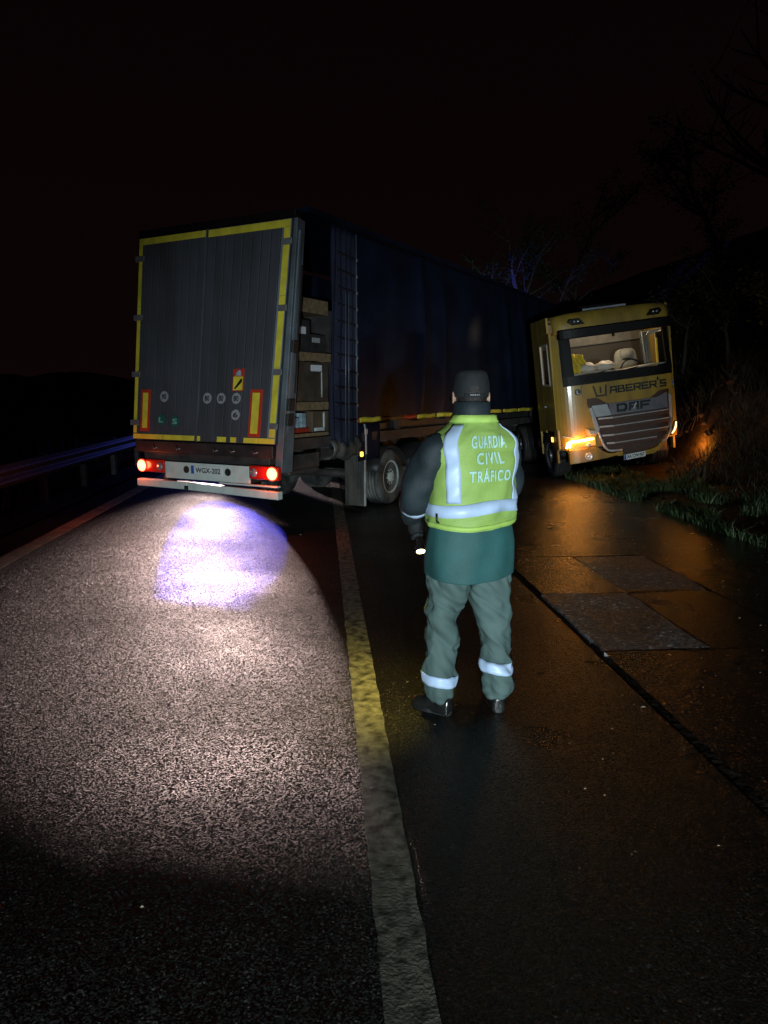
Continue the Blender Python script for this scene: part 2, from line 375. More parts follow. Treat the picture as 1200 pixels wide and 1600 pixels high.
b = MB(); b.grid(lambda u, v: (-250 + 500 * u, -60 + 460 * v, -.30), 4, 4)
b.build('ground', M['verge'], kind='structure')
strip('road', -30, 120, -3.60, 0.0, 0, M['asphalt'], 30, kind='structure')
strip('hard_shoulder', -30, 120, 0.0, 1.555, 0, M['shoulder'], 30, kind='structure')
# painted lines: thin raised paint with slightly ragged edges
def line(name, o, w, s0, s1):
    b = MB(); n = int((s1 - s0) / .06)
    L = []; Rr = []
    for i in range(n + 1):
        s = s0 + (s1 - s0) * i / n
        L.append(RP(s, o - w / 2 + .008 * noise.noise((s * 7, o, 0)) + .004 * noise.noise((s * 30, 3, 0)), .006))
        Rr.append(RP(s, o + w / 2 + .008 * noise.noise((s * 7, 9, 0)) + .004 * noise.noise((s * 30, 13, 0)), .006))
    vs = L + Rr + [(p[0], p[1], .0) for p in L] + [(p[0], p[1], .0) for p in Rr]
    N = n + 1; fs = []
    for i in range(n):
        fs += [(i, i + 1, N + i + 1, N + i), (i, 2 * N + i, 2 * N + i + 1, i + 1), (N + i, N + i + 1, 3 * N + i + 1, 3 * N + i)]
    b.add(vs, fs); return b.build(name, M['paint'], kind='structure')
line('edge_line', .005, .150, -2, 60)
line('lane_line', -3.46, .20, -2, 60).data.materials[0] = M['paint_clean']
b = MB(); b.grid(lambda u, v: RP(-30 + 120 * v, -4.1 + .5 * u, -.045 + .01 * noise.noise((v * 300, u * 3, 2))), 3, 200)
b.build('road_edge', M['verge'], smooth=True, kind='structure')  # sunken soil strip added to give the shadow edge beside the lane line

# verge left of the road, with the guard rail standing in it
def verge_z(s, o):
    d = -4.05 - o
    return -.02 - .05 * min(d, 1) + .05 * noise.noise((s * .7, o * .7, 0)) * min(d, 1) - .03 * max(0, d - 2)
b = MB(); b.grid(lambda u, v: RP(-5 + 85 * v, -4.05 - 16 * u * u, verge_z(-5 + 85 * v, -4.05 - 16 * u * u) if u > 0 else 0), 18, 90)
b.build('verge', M['verge'], smooth=True, kind='structure')

b = MB(); b.grid(lambda u, v: (-160 + 330 * u, 75 + 60 * v, -.3 + (math.sin(v * 3.14159)) * (4.0 + 3.5 * noise.noise((u * 11, 1, 0)) + 1.6 * noise.noise((u * 40, v * 3, 5)) + .8 * noise.noise((u * 120, v * 9, 8)))), 220, 10)
b.build('hills', M['verge'], smooth=True, kind='structure')

# drain channel and slab apron on the right
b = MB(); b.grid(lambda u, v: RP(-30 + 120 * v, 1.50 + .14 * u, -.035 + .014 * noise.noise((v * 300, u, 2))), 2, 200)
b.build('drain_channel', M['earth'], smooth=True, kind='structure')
apron = tag(empty('apron'), kind='structure')
for nm_, a_, c_, o_, p_, z_, m_ in (('bed', -30, 90, 1.6, 6.2, -.03, 'earth'), ('paving', -30, 4.496, 1.62, 4.95, 0, 'old_asphalt'), ('paving', 7.304, 90, 1.62, 4.95, 0, 'old_asphalt'), ('paving', 4.5, 7.3, 3.125, 4.95, 0, 'old_asphalt')):
    strip(nm_, a_, c_, o_, p_, z_, M[m_], 20).parent = apron
cols = [1.62, 2.37, 3.12]
rows = [4.5, 5.9, 7.3]
prng = random.Random(3)
k0 = None
for ri in range(len(rows) - 1):
    for ci in range(len(cols) - 1):
        g = .007
        s0, s1, o0, o1 = rows[ri] + g, rows[ri + 1] - g, cols[ci] + g, cols[ci + 1] - g
        pale = (ci == 0 and abs(s0 - 4.5) < .15) or (ci == 1 and abs(s0 - 5.9) < .15)  # the two slabs with the reflection painted into their colour
        far = s0 > 16
        b = MB(); zz = prng.uniform(-.004, .006); tl = prng.uniform(-.006, .006)
        n = 1 if far else 6
        jag = .03 if pale else .014
        top = []; 
        ring = []
        per = [(i / n, 0) for i in range(n)] + [(1, i / n) for i in range(n)] + [(1 - i / n, 1) for i in range(n)] + [(0, 1 - i / n) for i in range(n)]
        for (u, v) in per:
            o = o0 + (o1 - o0) * u; s = s0 + (s1 - s0) * v
            o += jag * noise.noise((s * 5, o * 5, ri)); s += jag * noise.noise((s * 5, o * 5, ri + 50))
            ring.append((o, s))
        b.prism(ring, lambda o, s: RP(s, o, zz + tl * (o - o0)), lambda o, s: RP(s, o, -.06))
        b.build('slab', M['sheen_slab'] if pale else M['old_asphalt'], apron, bevel=.004)

# bank of earth on the right, with the truck run into its foot
def bank_z(s, o):
    d = o - 4.95
    if d <= 0: return -.02
    z = .18 * min(d, 1.5) + max(0, d - 1.5) * .95 - max(0, d - 8) * .6
    a = min(1, d * .8)
    z += a * (.16 * noise.noise((s * .9, o * .9, 1)) + .09 * noise.noise((s * 2.6, o * 2.6, 5)) + .05 * noise.noise((s * 7, o * 7, 9)))
    z += .62 * math.exp(-((s - 13.75) / .7) ** 2 - ((o - 7.55) / .5) ** 2)
    if 13.2 < s < 17.5 and 3.6 < o < 6.95: z = min(z, .02 + .10 * max(0, o - 4.2))
    return z
b = MB(); b.grid(lambda u, v: RP(2 + 70 * v ** 1.5, 4.9 + 40 * u ** 1.8, bank_z(2 + 70 * v ** 1.5, 4.9 + 40 * u ** 1.8)), 90, 190)
b.build('earth_bank', M['earth'], smooth=True, kind='structure')

# the right indicator lies against the earth and lights a patch of it
_bk = bpy.data.objects['earth_bank']; _bv = BVHTree.FromPolygons([Vector(v.co) for v in _bk.data.vertices], [tuple(p.vertices) for p in _bk.data.polygons])
_h, _n, _i, _d = _bv.find_nearest(Vector((6.12, 13.95, .72)))
lamp('indicator_light', 'POINT', _h + (_n if _n.z > 0 else -_n) * .17, 13, (1, .32, .03), .03)
# clods of wet earth pushed up by the cab
b = MB(); rg = random.Random(11)
for i in range(90):
    s = rg.uniform(8.5, 16.5); o = rg.gauss(5.9, .7) if s < 13 else rg.uniform(6.3, 8.2)
    if o < 4.9: continue
    c = Vector(RP(s, o, bank_z(s, o))); r = rg.uniform(.025, .08) * (1 if rg.random() < .9 else 1.6)
    vs = []; ico = [(0,0,1),(.9,0,.45),(.28,.85,.45),(-.72,.53,.45),(-.72,-.53,.45),(.28,-.85,.45),(.72,.53,-.45),(-.28,.85,-.45),(-.9,0,-.45),(-.28,-.85,-.45),(.72,-.53,-.45),(0,0,-1)]
    for p in ico:
        k = r * rg.uniform(.7, 1.25); vs.append(c + Vector((p[0] * k, p[1] * k, p[2] * k * .8)))
    b.add(vs, [(0,1,2),(0,2,3),(0,3,4),(0,4,5),(0,5,1),(1,6,2),(2,7,3),(3,8,4),(4,9,5),(5,10,1),(6,7,2),(7,8,3),(8,9,4),(9,10,5),(10,6,1),(11,7,6),(11,8,7),(11,9,8),(11,10,9),(11,6,10)])
tag(b.build('earth_clods', M['earth'], smooth=True), 'wet brown clods of earth lying along the foot of the bank', 'soil', kind='stuff')

# grass at the foot of the bank, dry grass beyond the guard rail, litter of leaves and grit
def blades(name, spots, m, label, cat, h0, h1, w, lean=.5):
    b = MB(); rg = random.Random(5)
    for (x, y, z) in spots:
        a = rg.uniform(0, 6.283); h = rg.uniform(h0, h1); lx = math.cos(a) * h * lean * rg.random() ; ly = math.sin(a) * h * lean * rg.random()
        pa = rg.uniform(0, 3.14); wx, wy = math.cos(pa) * w, math.sin(pa) * w
        b.add([(x - wx, y - wy, z), (x + wx, y + wy, z), (x + wx * .7 + lx * .35, y + wy * .7 + ly * .35, z + h * .6), (x - wx * .7 + lx * .35, y - wy * .7 + ly * .35, z + h * .6),
               (x + lx, y + ly, z + h * (1 - .3 * rg.random()))], [(0, 1, 2, 3), (3, 2, 4)])
    return tag(b.build(name, m), label, cat, kind='stuff')
rg = random.Random(21); sp = []
while len(sp) < 15000:
    s = rg.uniform(4, 17); o = 4.6 + abs(rg.gauss(0, .75))
    if noise.noise((s * .9, o * 1.1, 3)) < -.12 + .3 * (o - 5): continue
    if s > 14.2 and o < 6.8: continue
    x, y, _ = RP(s, o); sp.append((x, y, bank_z(s, o) - .01))
blades('grass', sp, M['grass'], 'short green grass along the foot of the bank beside the paving', 'grass', .04, .24, .006, 1.1)
sp = []
while len(sp) < 14000:
    s = rg.uniform(7, 26); o = 5.9 + abs(rg.gauss(0, 2.6))
    if noise.noise((s * .8, o * .8, 8)) < -.1: continue
    if 13.1 < s < 17.5 and o < 7.0: continue
    x, y, _ = RP(s, o); sp.append((x, y, bank_z(s, o) - .02))
blades('dead_grass', sp, M['dead_grass'], 'dead brown grass and weeds tangled over the face of the bank', 'weeds', .12, .6, .007, 1.6)
sp = []
for i in range(5000):
    s = rg.uniform(4, 40); o = -4.9 - abs(rg.gauss(0, 2.2)); x, y, _ = RP(s, o); sp.append((x, y, verge_z(s, o) - .02))
blades('dry_grass', sp, M['dry_grass'], 'dry pale grass stems on the verge behind the guard rail', 'grass', .2, .8, .006, .4)
b = MB(); rg = random.Random(31)
for i in range(1100):
    s = 2.2 + 11 * rg.random() ** 1.2; o = rg.uniform(.25, 4.9) if rg.random() < .85 else rg.uniform(-3.3, .3)
    if .2 < o < 1.4 and rg.random() < .6: continue
    r = rg.uniform(.003, .0085) * (1 if rg.random() < .95 else 1.8); a = rg.uniform(0, 6.28); c = Vector(RP(s, o, .012))
    u = Vector((math.cos(a), math.sin(a), rg.uniform(-.1, .3))) * r; w = Vector((-math.sin(a), math.cos(a), rg.uniform(.3, 1.6))) * r * .55
    b.add([c - u, c + w * .8, c + u, c - w * .8 + Vector((0, 0, r * .4))], [(0, 1, 2), (0, 2, 3)])
tag(b.build('leaf_litter', M['leaf_dry']), 'scattered bits of wet leaf and grit on the shoulder and paving', 'litter', kind='stuff')

# ------------------------------------------------------------------ guard rail
gr = tag(empty('guard_rail', RP(6, -4.55)), 'galvanised steel guard rail standing on the verge left of the road', 'guard rail')
def grl(p): return Vector(p) - Vector(RP(6, -4.55))
prof = [(.0, .42), (.05, .45), (.075, .50), (.0, .55), (-.0, .58), (.075, .64), (.05, .69), (.0, .72)]
b = MB(); b.grid(lambda u, v: grl(RP(-2 + 62 * v, -4.50 + .075 * (0.5 - .5 * math.cos(u * 4 * math.pi)), .42 + .31 * u)), 16, 40)
b.build('rail_beam', M['galv'], gr, smooth=True, solid=.004)
pm = MB().box(-.045, .045, -.06, .06, -.2, .74).build('post', M['galv'], gr, bevel=.004)
pm.location = grl(RP(0, -4.66))
for k in range(1, 22): share(pm, 'post', gr, grl(RP(k * 2.0, -4.66)))

# ------------------------------------------------------------------ trees and bushes on the bank
def tree(name, s, o, h, seed, label, leafy=1.0, lean=(0, 0), nb=7, group='trees on the bank'):
    rg = random.Random(seed); base = Vector(RP(s, o, bank_z(s, o) - .1))
    root = tag(empty(name, base), label, 'tree' if 'tree' in name else 'bush', group)
    tb = MB(); lb = MB(); twigs = []
    def branch(p, d, L, r, lvl):
        pts = [p]; k = 5; q = p.copy(); dd = d.copy()
        for i in range(k):
            dd = (dd + Vector((rg.uniform(-.22, .22), rg.uniform(-.22, .22), rg.uniform(-.06, .16)))).normalized()
            q = q + dd * L / k; pts.append(q.copy())
        tb.tube(pts, [r * (1 - .75 * i / k) for i in range(k + 1)], 6 if lvl == 0 else 4, cap=False)
        if lvl < 2:
            for j in range(nb if lvl == 0 else 5):
                t = rg.uniform(.35 if lvl == 0 else .2, 1); i = min(k - 1, int(t * k)); pp = pts[i].lerp(pts[i + 1], t * k - i)
                a = rg.uniform(0, 6.28); nd = (dd * .55 + Vector((math.cos(a), math.sin(a), rg.uniform(.0, .6)))).normalized()
                branch(pp, nd, L * rg.uniform(.38, .6), r * .45, lvl + 1)
        else:
            twigs.extend(pts[1:])
    branch(Vector((0, 0, 0)), Vector((lean[0], lean[1], 1)).normalized(), h * .62, h * .014 + .02, 0)
    n = int(leafy * 2200)
    for i in range(n):
        p = rg.choice(twigs) + Vector((rg.gauss(0, .13), rg.gauss(0, .13), rg.gauss(0, .12)))
        r = rg.uniform(.03, .08); a = rg.uniform(0, 6.28); u = Vector((math.cos(a), math.sin(a), rg.uniform(-.6, .4))) * r
        w = Vector((-math.sin(a), math.cos(a), rg.uniform(-.5, .5))) * r * .5
        lb.add([p - u, p + w, p + u, p - w], [(0, 1, 2, 3)])
    tb.build('trunk', M['bark'], root, smooth=True)
    if n: lb.build('crown', M['leaf'], root)
    return root
tree('leafy_tree', 22, 6.8, 8.5, 1, 'leafy tree behind the yellow cab roof, tinted blue by the beacon', 1.6)
tree('leafy_tree', 26, 8.6, 8.0, 2, 'tall dark tree farther along the bank behind the trailer roof', 1.4)
tree('leafy_tree', 19, 10.2, 6.5, 3, 'dark tree high on the bank to the right of the cab', 1.2)
tree('bare_tree', 12.5, 9.4, 7.0, 4, 'bare thin tree leaning left at the right edge of the picture', 0, (-.45, 0), 6)
tree('bare_tree', 15.5, 9.8, 6.5, 5, 'bare thin tree on the bank between the cab and the leaning tree', .05, (-.3, -.1), 6)
tree('bush', 17, 8.3, 2.6, 6, 'low dark bush on the bank just right of the cab', 1.0, nb=8, group='bushes on the bank')
tree('bush', 13.2, 8.6, 2.3, 7, 'low bush above the orange lit patch of earth', .8, nb=8, group='bushes on the bank')
tree('bush', 10.6, 7.6, 1.8, 8, 'small bush on the bank at the right edge above the grass', .7, nb=8, group='bushes on the bank')
tree('bush', 15.2, 8.4, 2.8, 12, 'dense bush on the bank close behind the right side of the cab', 1.2, nb=9, group='bushes on the bank')
tree('bush', 12.2, 9.6, 3.0, 13, 'tall bush high on the bank between the two bare trees', 1.2, nb=9, group='bushes on the bank')
tree('bush', 30, 5.8, 4.0, 9, 'broad bush beyond the far end of the trailer', 1.1, nb=8, group='bushes on the bank')

# ------------------------------------------------------------------ wheels
def make_wheel(r, w, outer=1, rim='rim'):
    """tyre and rim meshes; axis = local x, outer face towards +x"""
    t = MB()
    prof = [(.56 * r, -w * .42), (.62 * r, -w * .5), (.86 * r, -w * .5), (.95 * r, -w * .46), (r * .99, -w * .38)]
    gs = [-.24, -.08, .08, .24]
    for g in gs: prof += [(r, w * (g - .06)), (r, w * (g - .022)), (r * .965, w * (g - .02)), (r * .965, w * (g + .02)), (r, w * (g + .022))]
    prof += [(r * .99, w * .38), (.95 * r, w * .46), (.86 * r, w * .5), (.62 * r, w * .5), (.56 * r, w * .42)]
    t.lathe(prof, n=40)
    q = MB()
    q.lathe([(.60 * r, -w * .4), (.60 * r, w * .47), (.575 * r, w * .49), (.54 * r, w * .44), (.50 * r, w * .30), (.40 * r, w * .16), (.32 * r, w * .20), (.30 * r, w * .34), (.20 * r, w * .37), (.17 * r, w * .52), (.02 * r, w * .54)], n=36)
    for k in range(10):
        a = 2 * math.pi * k / 10; c = (w * .36, .255 * r * math.cos(a), .255 * r * math.sin(a))
        q.lathe([(.028 * r, 0), (.028 * r, .03), (.012 * r, .035)], c, 'x', 6)
    for k in range(8):
        a = 2 * math.pi * (k + .5) / 8; c = (w * .225, .455 * r * math.cos(a), .455 * r * math.sin(a))
        q.lathe([(.05 * r, -.01), (.05 * r, .003), (.001, .004)], c, 'x', 10, mi=1)
    return t, q
WT, WQ = make_wheel(.475, .36)
proto_tyre = None
def place_wheel(parent, loc, side=1, rim='rim', spin=0, store={}):
    e = empty('wheel', loc, (spin, 0, 0 if side > 0 else math.pi), parent)
    if ('t', rim) not in store:
        store[('t', rim)] = WT.build('tyre', M['muddy_tyre' if rim == 'rim' else 'tyre'], e, smooth=True)
        store[('r', rim)] = WQ.build('rim', [M[rim], M['black']], e, smooth=False)
    else:
        share(store[('t', rim)], 'tyre', e, (0, 0, 0)); share(store[('r', rim)], 'rim', e, (0, 0, 0))
    return e

# ------------------------------------------------------------------ semi trailer
TS = .885
tr = tag(empty('semi_trailer', (-1.257, 8.56, .1955), (0, 0, R(-29)), scale=TS),
         'articulated curtain side trailer with grey rear doors edged in yellow tape, standing across the lane', 'trailer')
def lean(x, y, z): return (x + .125 * max(0, z - 1.0) * max(0, 1 - max(0, y) / 1.5), y, z)
def T(): return MB(lean)
W = -2.66; ZB = 1.0; ZT = 3.83; GZ = -.22
# doors, each of vertical planks
for (x0, x1, ln) in ((W, -1.405, 'left'), (-1.385, -.02, 'right')):
    d = T().box(x0, x1, .012, .05, ZB, ZT).build('rear_door', M['black'], tr)
    n = 9; w = (x1 - x0) / n
    for k in range(n):
        a = x0 + k * w; T().box(a + .006, a + w - .006, -.012, .012, ZB + .012, ZT - .012).build('plank', M['door_edge'] if (ln == 'right' and k == n - 1) else M['door'], d, bevel=.006)
    for zz in (1.25, 1.95, 2.75, 3.55):
        hx = x0 if ln == 'left' else x1
        (T().box(hx - .05, hx + .12, -.03, -.013, zz - .04, zz + .04) if ln == 'left' else T().box(hx - .10, hx + .03, -.03, -.013, zz - .04, zz + .04)).build('hinge', M['galv'], d, bevel=.006)
T().box(-1.404, -1.386, -.018, .04, ZB, ZT).build('door_seal', M['post'], tr)
# yellow outline tape in lengths
def tape(x0, x1, z0, z1, m='yellow_tape'): T().box(x0, x1, -.0165, -.0125, z0, z1).build('reflective_strip', M[m], tr)
tape(W + .012, -1.42, ZT - .10, ZT - .015); tape(-1.37, -.035, ZT - .11, ZT - .02)
for z0, z1 in ((1.1, 2.0), (2.005, 2.9), (2.905, 3.73)):
    tape(W + .012, W + .075, z0, z1); tape(-.125, -.03, z0, z1)
for x0, x1 in ((W + .012, -2.05), (-2.04, -1.44), (-1.40, -1.33), (-1.02, -.86), (-.78, -.68), (-.55, -.30), (-.295, -.03)): tape(x0, x1, 1.015, 1.085)
# red edged yellow warning panels
for x0, x1, z0, z1 in ((-2.50, -2.32, 1.13, 1.73), (-.475, -.275, 1.10, 1.73)):
    p = T().box(x0, x1, -.026, -.013, z0, z1).build('warning_panel', M['red_tape'], tr, bevel=.003)
    T().box(x0 + .04, x1 - .04, -.030, -.0265, z0 + .045, z1 - .045).build('reflector', M['yellow_tape'], p)
def face(u, v): return (u, -.0225, v)
def disc(x, z, r, m, s, tm):
    b = T(); pl = [(x + r * math.cos(a), z + r * math.sin(a)) for a in (2 * math.pi * k / 20 for k in range(20))]
    b.prism(pl, lambda u, v: (u, -.019, v), lambda u, v: (u, -.0125, v))
    o = b.build('sticker', M[m], tr)
    text_on('lettering', s, M[tm], o, x, z, r * 1.15, r * 1.0, face, lean)
disc(-2.05, 1.63, .078, 'sticker', '90', 'ink'); disc(-1.235, 1.61, .075, 'sticker', '80', 'ink'); disc(-.985, 1.61, .075, 'sticker', '80', 'ink')
disc(-.72, 1.61, .075, 'sticker', '80', 'ink'); disc(-.715, 1.39, .072, 'sticker', '6', 'ink')
disc(-2.09, 1.30, .078, 'green', 'L', 'pale_green'); disc(-1.82, 1.28, .078, 'green', 'S', 'pale_green')
p = T().box(-.80, -.61, -.019, -.0125, 1.71, 2.0).build('warning_sticker', M['red_tape'], tr)
T().box(-.785, -.625, -.0215, -.0192, 1.72, 1.90).build('print_panel', M['yellow_tape'], p)
b = T(); b.prism([(-.755, 1.91), (-.66, 1.91), (-.67, 1.975), (-.70, 1.985), (-.735, 1.96)], lambda u, v: (u, -.0215, v), lambda u, v: (u, -.0192, v)); b.build('print_mark', M['blue_goods'], p)
b = T(); b.prism([(-.77, 1.74), (-.66, 1.87), (-.635, 1.87), (-.635, 1.83), (-.74, 1.735)], lambda u, v: (u, -.0232, v), lambda u, v: (u, -.0216, v)); b.build('print_mark', M['ink'], p)
# rear frame: header, corner posts, sill
T().box(W - .02, .02, .0, .22, ZT + .01, ZT + .10).build('rear_header', M['cab_black'], tr, bevel=.01)
T().box(W - .03, W + .06, .06, .26, .86, ZT + .008).build('corner_post', M['post'], tr, bevel=.008)
cpp = T().box(-.085, .03, .055, .30, .62, ZT + .008).build('corner_post', M['post'], tr, bevel=.008)
T().box(.032, .05, .12, .16, .9, 3.7).build('edge_profile', M['door_edge'], cpp); T().box(.032, .055, .24, .28, 1.0, 3.3).build('edge_profile', M['black'], cpp)
for zz in (1.25, 1.45, 2.2): T().box(.051, .085, .10, .24, zz, zz + .16).build('post_lever', M['black'], cpp, bevel=.01)
T().box(W, -.09, .03, .28, .82, .985).build('rear_sill', M['black'], tr, bevel=.01)
for x in (-2.2, -1.75, -1.05, -.75, -.35):
    o = T(); o.tube([(x - .05, .0, .93), (x, -.04, .88), (x + .06, -.03, .90)], .012, 6); o.build('door_catch', M['galv'], tr, smooth=True)
T().box(W + .1, -.2, .55, 1.3, .52, .60).build('light_block_box', M['chassis'], tr, bevel=.03)  # added box, stops lamp rays passing above the bumper bar
T().box(W + .1, -.2, .10, 1.3, .60, .815).build('light_block_beam', M['chassis'], tr, bevel=.01)  # added with the box, also blocks lamp rays under the floor
# lamp bracket with number plate
br = T().box(-2.02, -.46, -.02, .02, .46, .70).build('lamp_bracket', M['white_paint'], tr, bevel=.008)
for x in (-1.60, -.83):
    b = T(); b.lathe([(.052, -.028), (.052, -.021), (.035, -.0208)], (x, 0, .60), 'y', 18); b.build('bracket_hole', M['black'], br)
pl = T().box(-1.50, -.93, -.034, -.022, .545, .665).build('number_plate', M['plate'], tr, bevel=.003)
T().box(-1.498, -1.445, -.0365, -.0345, .548, .662).build('plate_strip', M['blue'], pl)
text_on('lettering', 'WGX-202', M['ink'], pl, -1.185, .604, .46, .075, lambda u, v: (u, -.0362, v), lean)
for (x0, x1, hot0, hot1) in ((-2.56, -2.03, -2.55, -2.36), (-.45, .06, -.135, .045)):
    lm = T().box(x0, x1, -.045, .03, .53, .715).build('tail_lamp', M['tail_red'], tr, bevel=.025)
    cx = (hot0 + hot1) / 2
    b = T(); b.lathe([(.082, -.058), (.079, -.064), (.04, -.068), (.001, -.069)], (cx, 0, .622), 'y', 20); b.build('lit_lens', M['tail_hot'], lm, smooth=True)
    b = T(); b.lathe([(.095, -.046), (.095, -.057), (.083, -.0575)], (cx, 0, .622), 'y', 20); b.build('lens_ring', M['tail_dim'], lm, smooth=True)
    c2 = -2.10 if x0 < -2 else -.36
    b = T(); b.lathe([(.06, -.046), (.055, -.055), (.001, -.06)], (c2, 0, .622), 'y', 16); b.build('reverse_lens', M['lamp_clear'], lm, smooth=True)
# under ride bar in two lengths, light gap above it
bar = T().box(-2.58, -1.58, -.05, .06, .312, .42).build('bumper_bar', M['white_paint'], tr, bevel=.012)
b = T().box(-1.57, .04, -.05, .06, .308, .418); b.v = [(x, y, z - .022 * (x + 1.57)) for x, y, z in b.v]; b.build('bumper_bar', M['white_paint'], tr, bevel=.012)
T().box(-1.0, .02, -.03, .05, .43, .455).build('bumper_rail', M['white_paint'], tr, bevel=.01)
for x in (-2.1, -.55): T().box(x - .04, x + .04, .065, .30, .405, .72).build('bumper_bracket', M['chassis'], tr, bevel=.008)
T().box(-1.62, -1.55, -.06, -.052, .318, .37).build('bar_joint', M['black'], tr)
# chassis, axles, wheels, mudguards
for x in (-1.95, -.85): T().box(x - .05, x + .05, .3, 12.6, .62, .90).build('chassis_rail', M['chassis'], tr)
for y in (.7, 1.5, 2.3, 3.2, 4.5, 5.8, 7, 8.5, 10): T().box(-2.5, -.1, y - .04, y + .04, .86, .96).build('crossmember', M['chassis'], tr)
floor = T().box(W + .03, -.0, .29, 13.0, .90, 1.0).build('load_floor', M['chassis'], tr)
T().box(-.02, .03, .31, 13.0, .93, 1.06).build('side_rail', M['chassis'], tr); T().box(W - .02, W + .028, .27, 13.0, .88, 1.06).build('side_rail', M['chassis'], tr)
for ay in (3.25, 4.55, 5.85):
    MB().tube([(-2.4, ay, GZ + .475), (-.26, ay, GZ + .475)], .075, 12).build('axle', M['chassis'], tr, smooth=True)
    for x, sd in ((-.21, 1), (-2.45, -1)):
        place_wheel(tr, (x, ay, GZ + .475), sd, 'rim', ay)
        b = MB(); b.grid(lambda u, v: (x - .2 + .4 * u, ay + .53 * math.cos(.25 + 2.64 * v), GZ + .475 + .53 * math.sin(.25 + 2.64 * v)), 2, 10)
        b.build('mudguard', M['black'], tr, smooth=True, solid=.012)
fl = MB().box(-.37, .03, 2.28, 2.30, -.13, .78).build('mudflap', M['flap'], tr, bevel=.006)
for k in range(5):
    x = -.33 + .08 * k; MB().box(x - .008, x + .008, 2.266, 2.2795, -.08, .55).build('flap_rib', M['flap'], fl, bevel=.003)
MB().box(.012, .03, 2.255, 2.279, -.12, .62).build('flap_edge', M['satin'], fl)
b = MB(); b.prism([(2.62, .10), (2.66, .10), (2.80, .80), (1.25, .80), (1.30, .61), (1.85, .545), (2.10, .50), (2.35, .42), (2.55, .30)], lambda y, z: (-2.63, y, z), lambda y, z: (-2.24, y, z)); b.build('mudguard', M['black'], tr)  # added slanted plate, shaped to cut the oncoming light on the road
# front wall and roof, left curtain
T().box(W, .0, 12.98, 13.04, .9, 3.98).build('front_wall', M['black'], tr)
T().box(W - .01, .01, .45, 13.05, 3.995, 4.06).build('roof', M['curtain'], tr)
b = T(); b.grid(lambda u, v: (W - .01 + .03 * math.sin(u * 90), .28 + 12.7 * u, .92 + 3.06 * v), 150, 2); b.build('curtain', M['curtain'], tr, smooth=True)
for y in (3.5, 7.5, 11): T().box(-.09, -.02, y - .05, y + .05, 1.0, 3.99).build('stanchion', M['chassis'], tr)
# right curtain: stretched part with folds
def fold(t, z):
    f = 0
    for c, w, a, sl in ((2.6, .25, .02, 0), (3.5, .3, -.03, .02), (4.15, .16, .085, .03), (4.65, .14, -.04, .03), (5.05, .17, .06, .05), (5.7, .3, -.05, 0), (6.6, .3, .05, .1),
                        (7.5, .35, -.05, .12), (8.3, .16, .07, .32), (8.8, .2, -.05, .3), (9.4, .15, .07, .42), (10.1, .22, -.06, .45), (10.8, .2, .06, .5), (12, .4, -.05, .3)):
        d = (t - c - sl * (4.0 - z)) / w; f += a * math.exp(-d * d)
    e = math.sin(min(1, max(0, (z - 1.22) / 2.8)) * math.pi)
    return f * (.25 + .75 * e) + .012 * noise.noise((t * 1.3, z * .7, 0)) + .03 * e
b = T(); b.grid(lambda u, v: (.035 + fold(1.98 + 11.0 * u, 1.22 + 2.82 * v), 1.98 + 11.0 * u, 1.22 + 2.82 * v + (.03 * math.sin(u * 60) if v == 0 else 0)), 300, 30)
cur = b.build('curtain', M['curtain'], tr, smooth=True, solid=.004)
T().box(.0, .06, 1.94, 1.985, .95, 4.05).build('curtain_pole', M['strap'], tr, bevel=.01)
b = T(); b.tube([(.065, 1.955, .2), (.068, 1.955, 4.0)], .008, 6); b.build('pole_edge', M['post'], tr, smooth=True)
for y0, y1, m in ((1.985, 2.05, 'red_tape'), (2.055, 2.74, 'yellow_tape'), (2.75, 3.55, 'orange_tape'), (3.56, 4.05, 'red_tape'), (4.06, 4.86, 'yellow_tape'), (4.9, 6.4, 'yellow_tape'), (6.45, 8.5, 'yellow_tape'), (8.55, 9.6, 'yellow_tape'), (9.63, 10.8, 'yellow_tape'), (10.83, 12.4, 'yellow_tape')):
    b = T(); b.grid(lambda u, v: (.047 + fold(y0 + (y1 - y0) * u, 1.3), y0 + (y1 - y0) * u, 1.225 + .075 * v + .006 * math.sin(y0 * 9 + u * 9)), 14, 1)
    b.build('reflective_strip', M[m], tr, smooth=True, solid=.003)
# loose skirt under the strip, strap and marker lamp
b = T(); b.grid(lambda u, v: (.03 + .012 * math.sin(u * 14), 1.99 + .72 * u, .62 + .59 * v), 14, 3); b.build('curtain_skirt', M['curtain_in'], tr, smooth=True, solid=.004)
b = T(); b.tube([(.05, 2.2, 1.2), (.07, 2.21, 1.05), (.06, 2.23, .95), (.065, 2.23, .72)], .016, 6); b.build('strap', M['satin'], tr, smooth=True)
T().obox((.075, 2.21, 1.08), (.03, .07, .09)).build('buckle', M['satin'], tr, bevel=.008)
T().obox((.06, 2.10, .73), (.04, .05, .075)).build('marker_lamp', M['amber'], tr, bevel=.012)
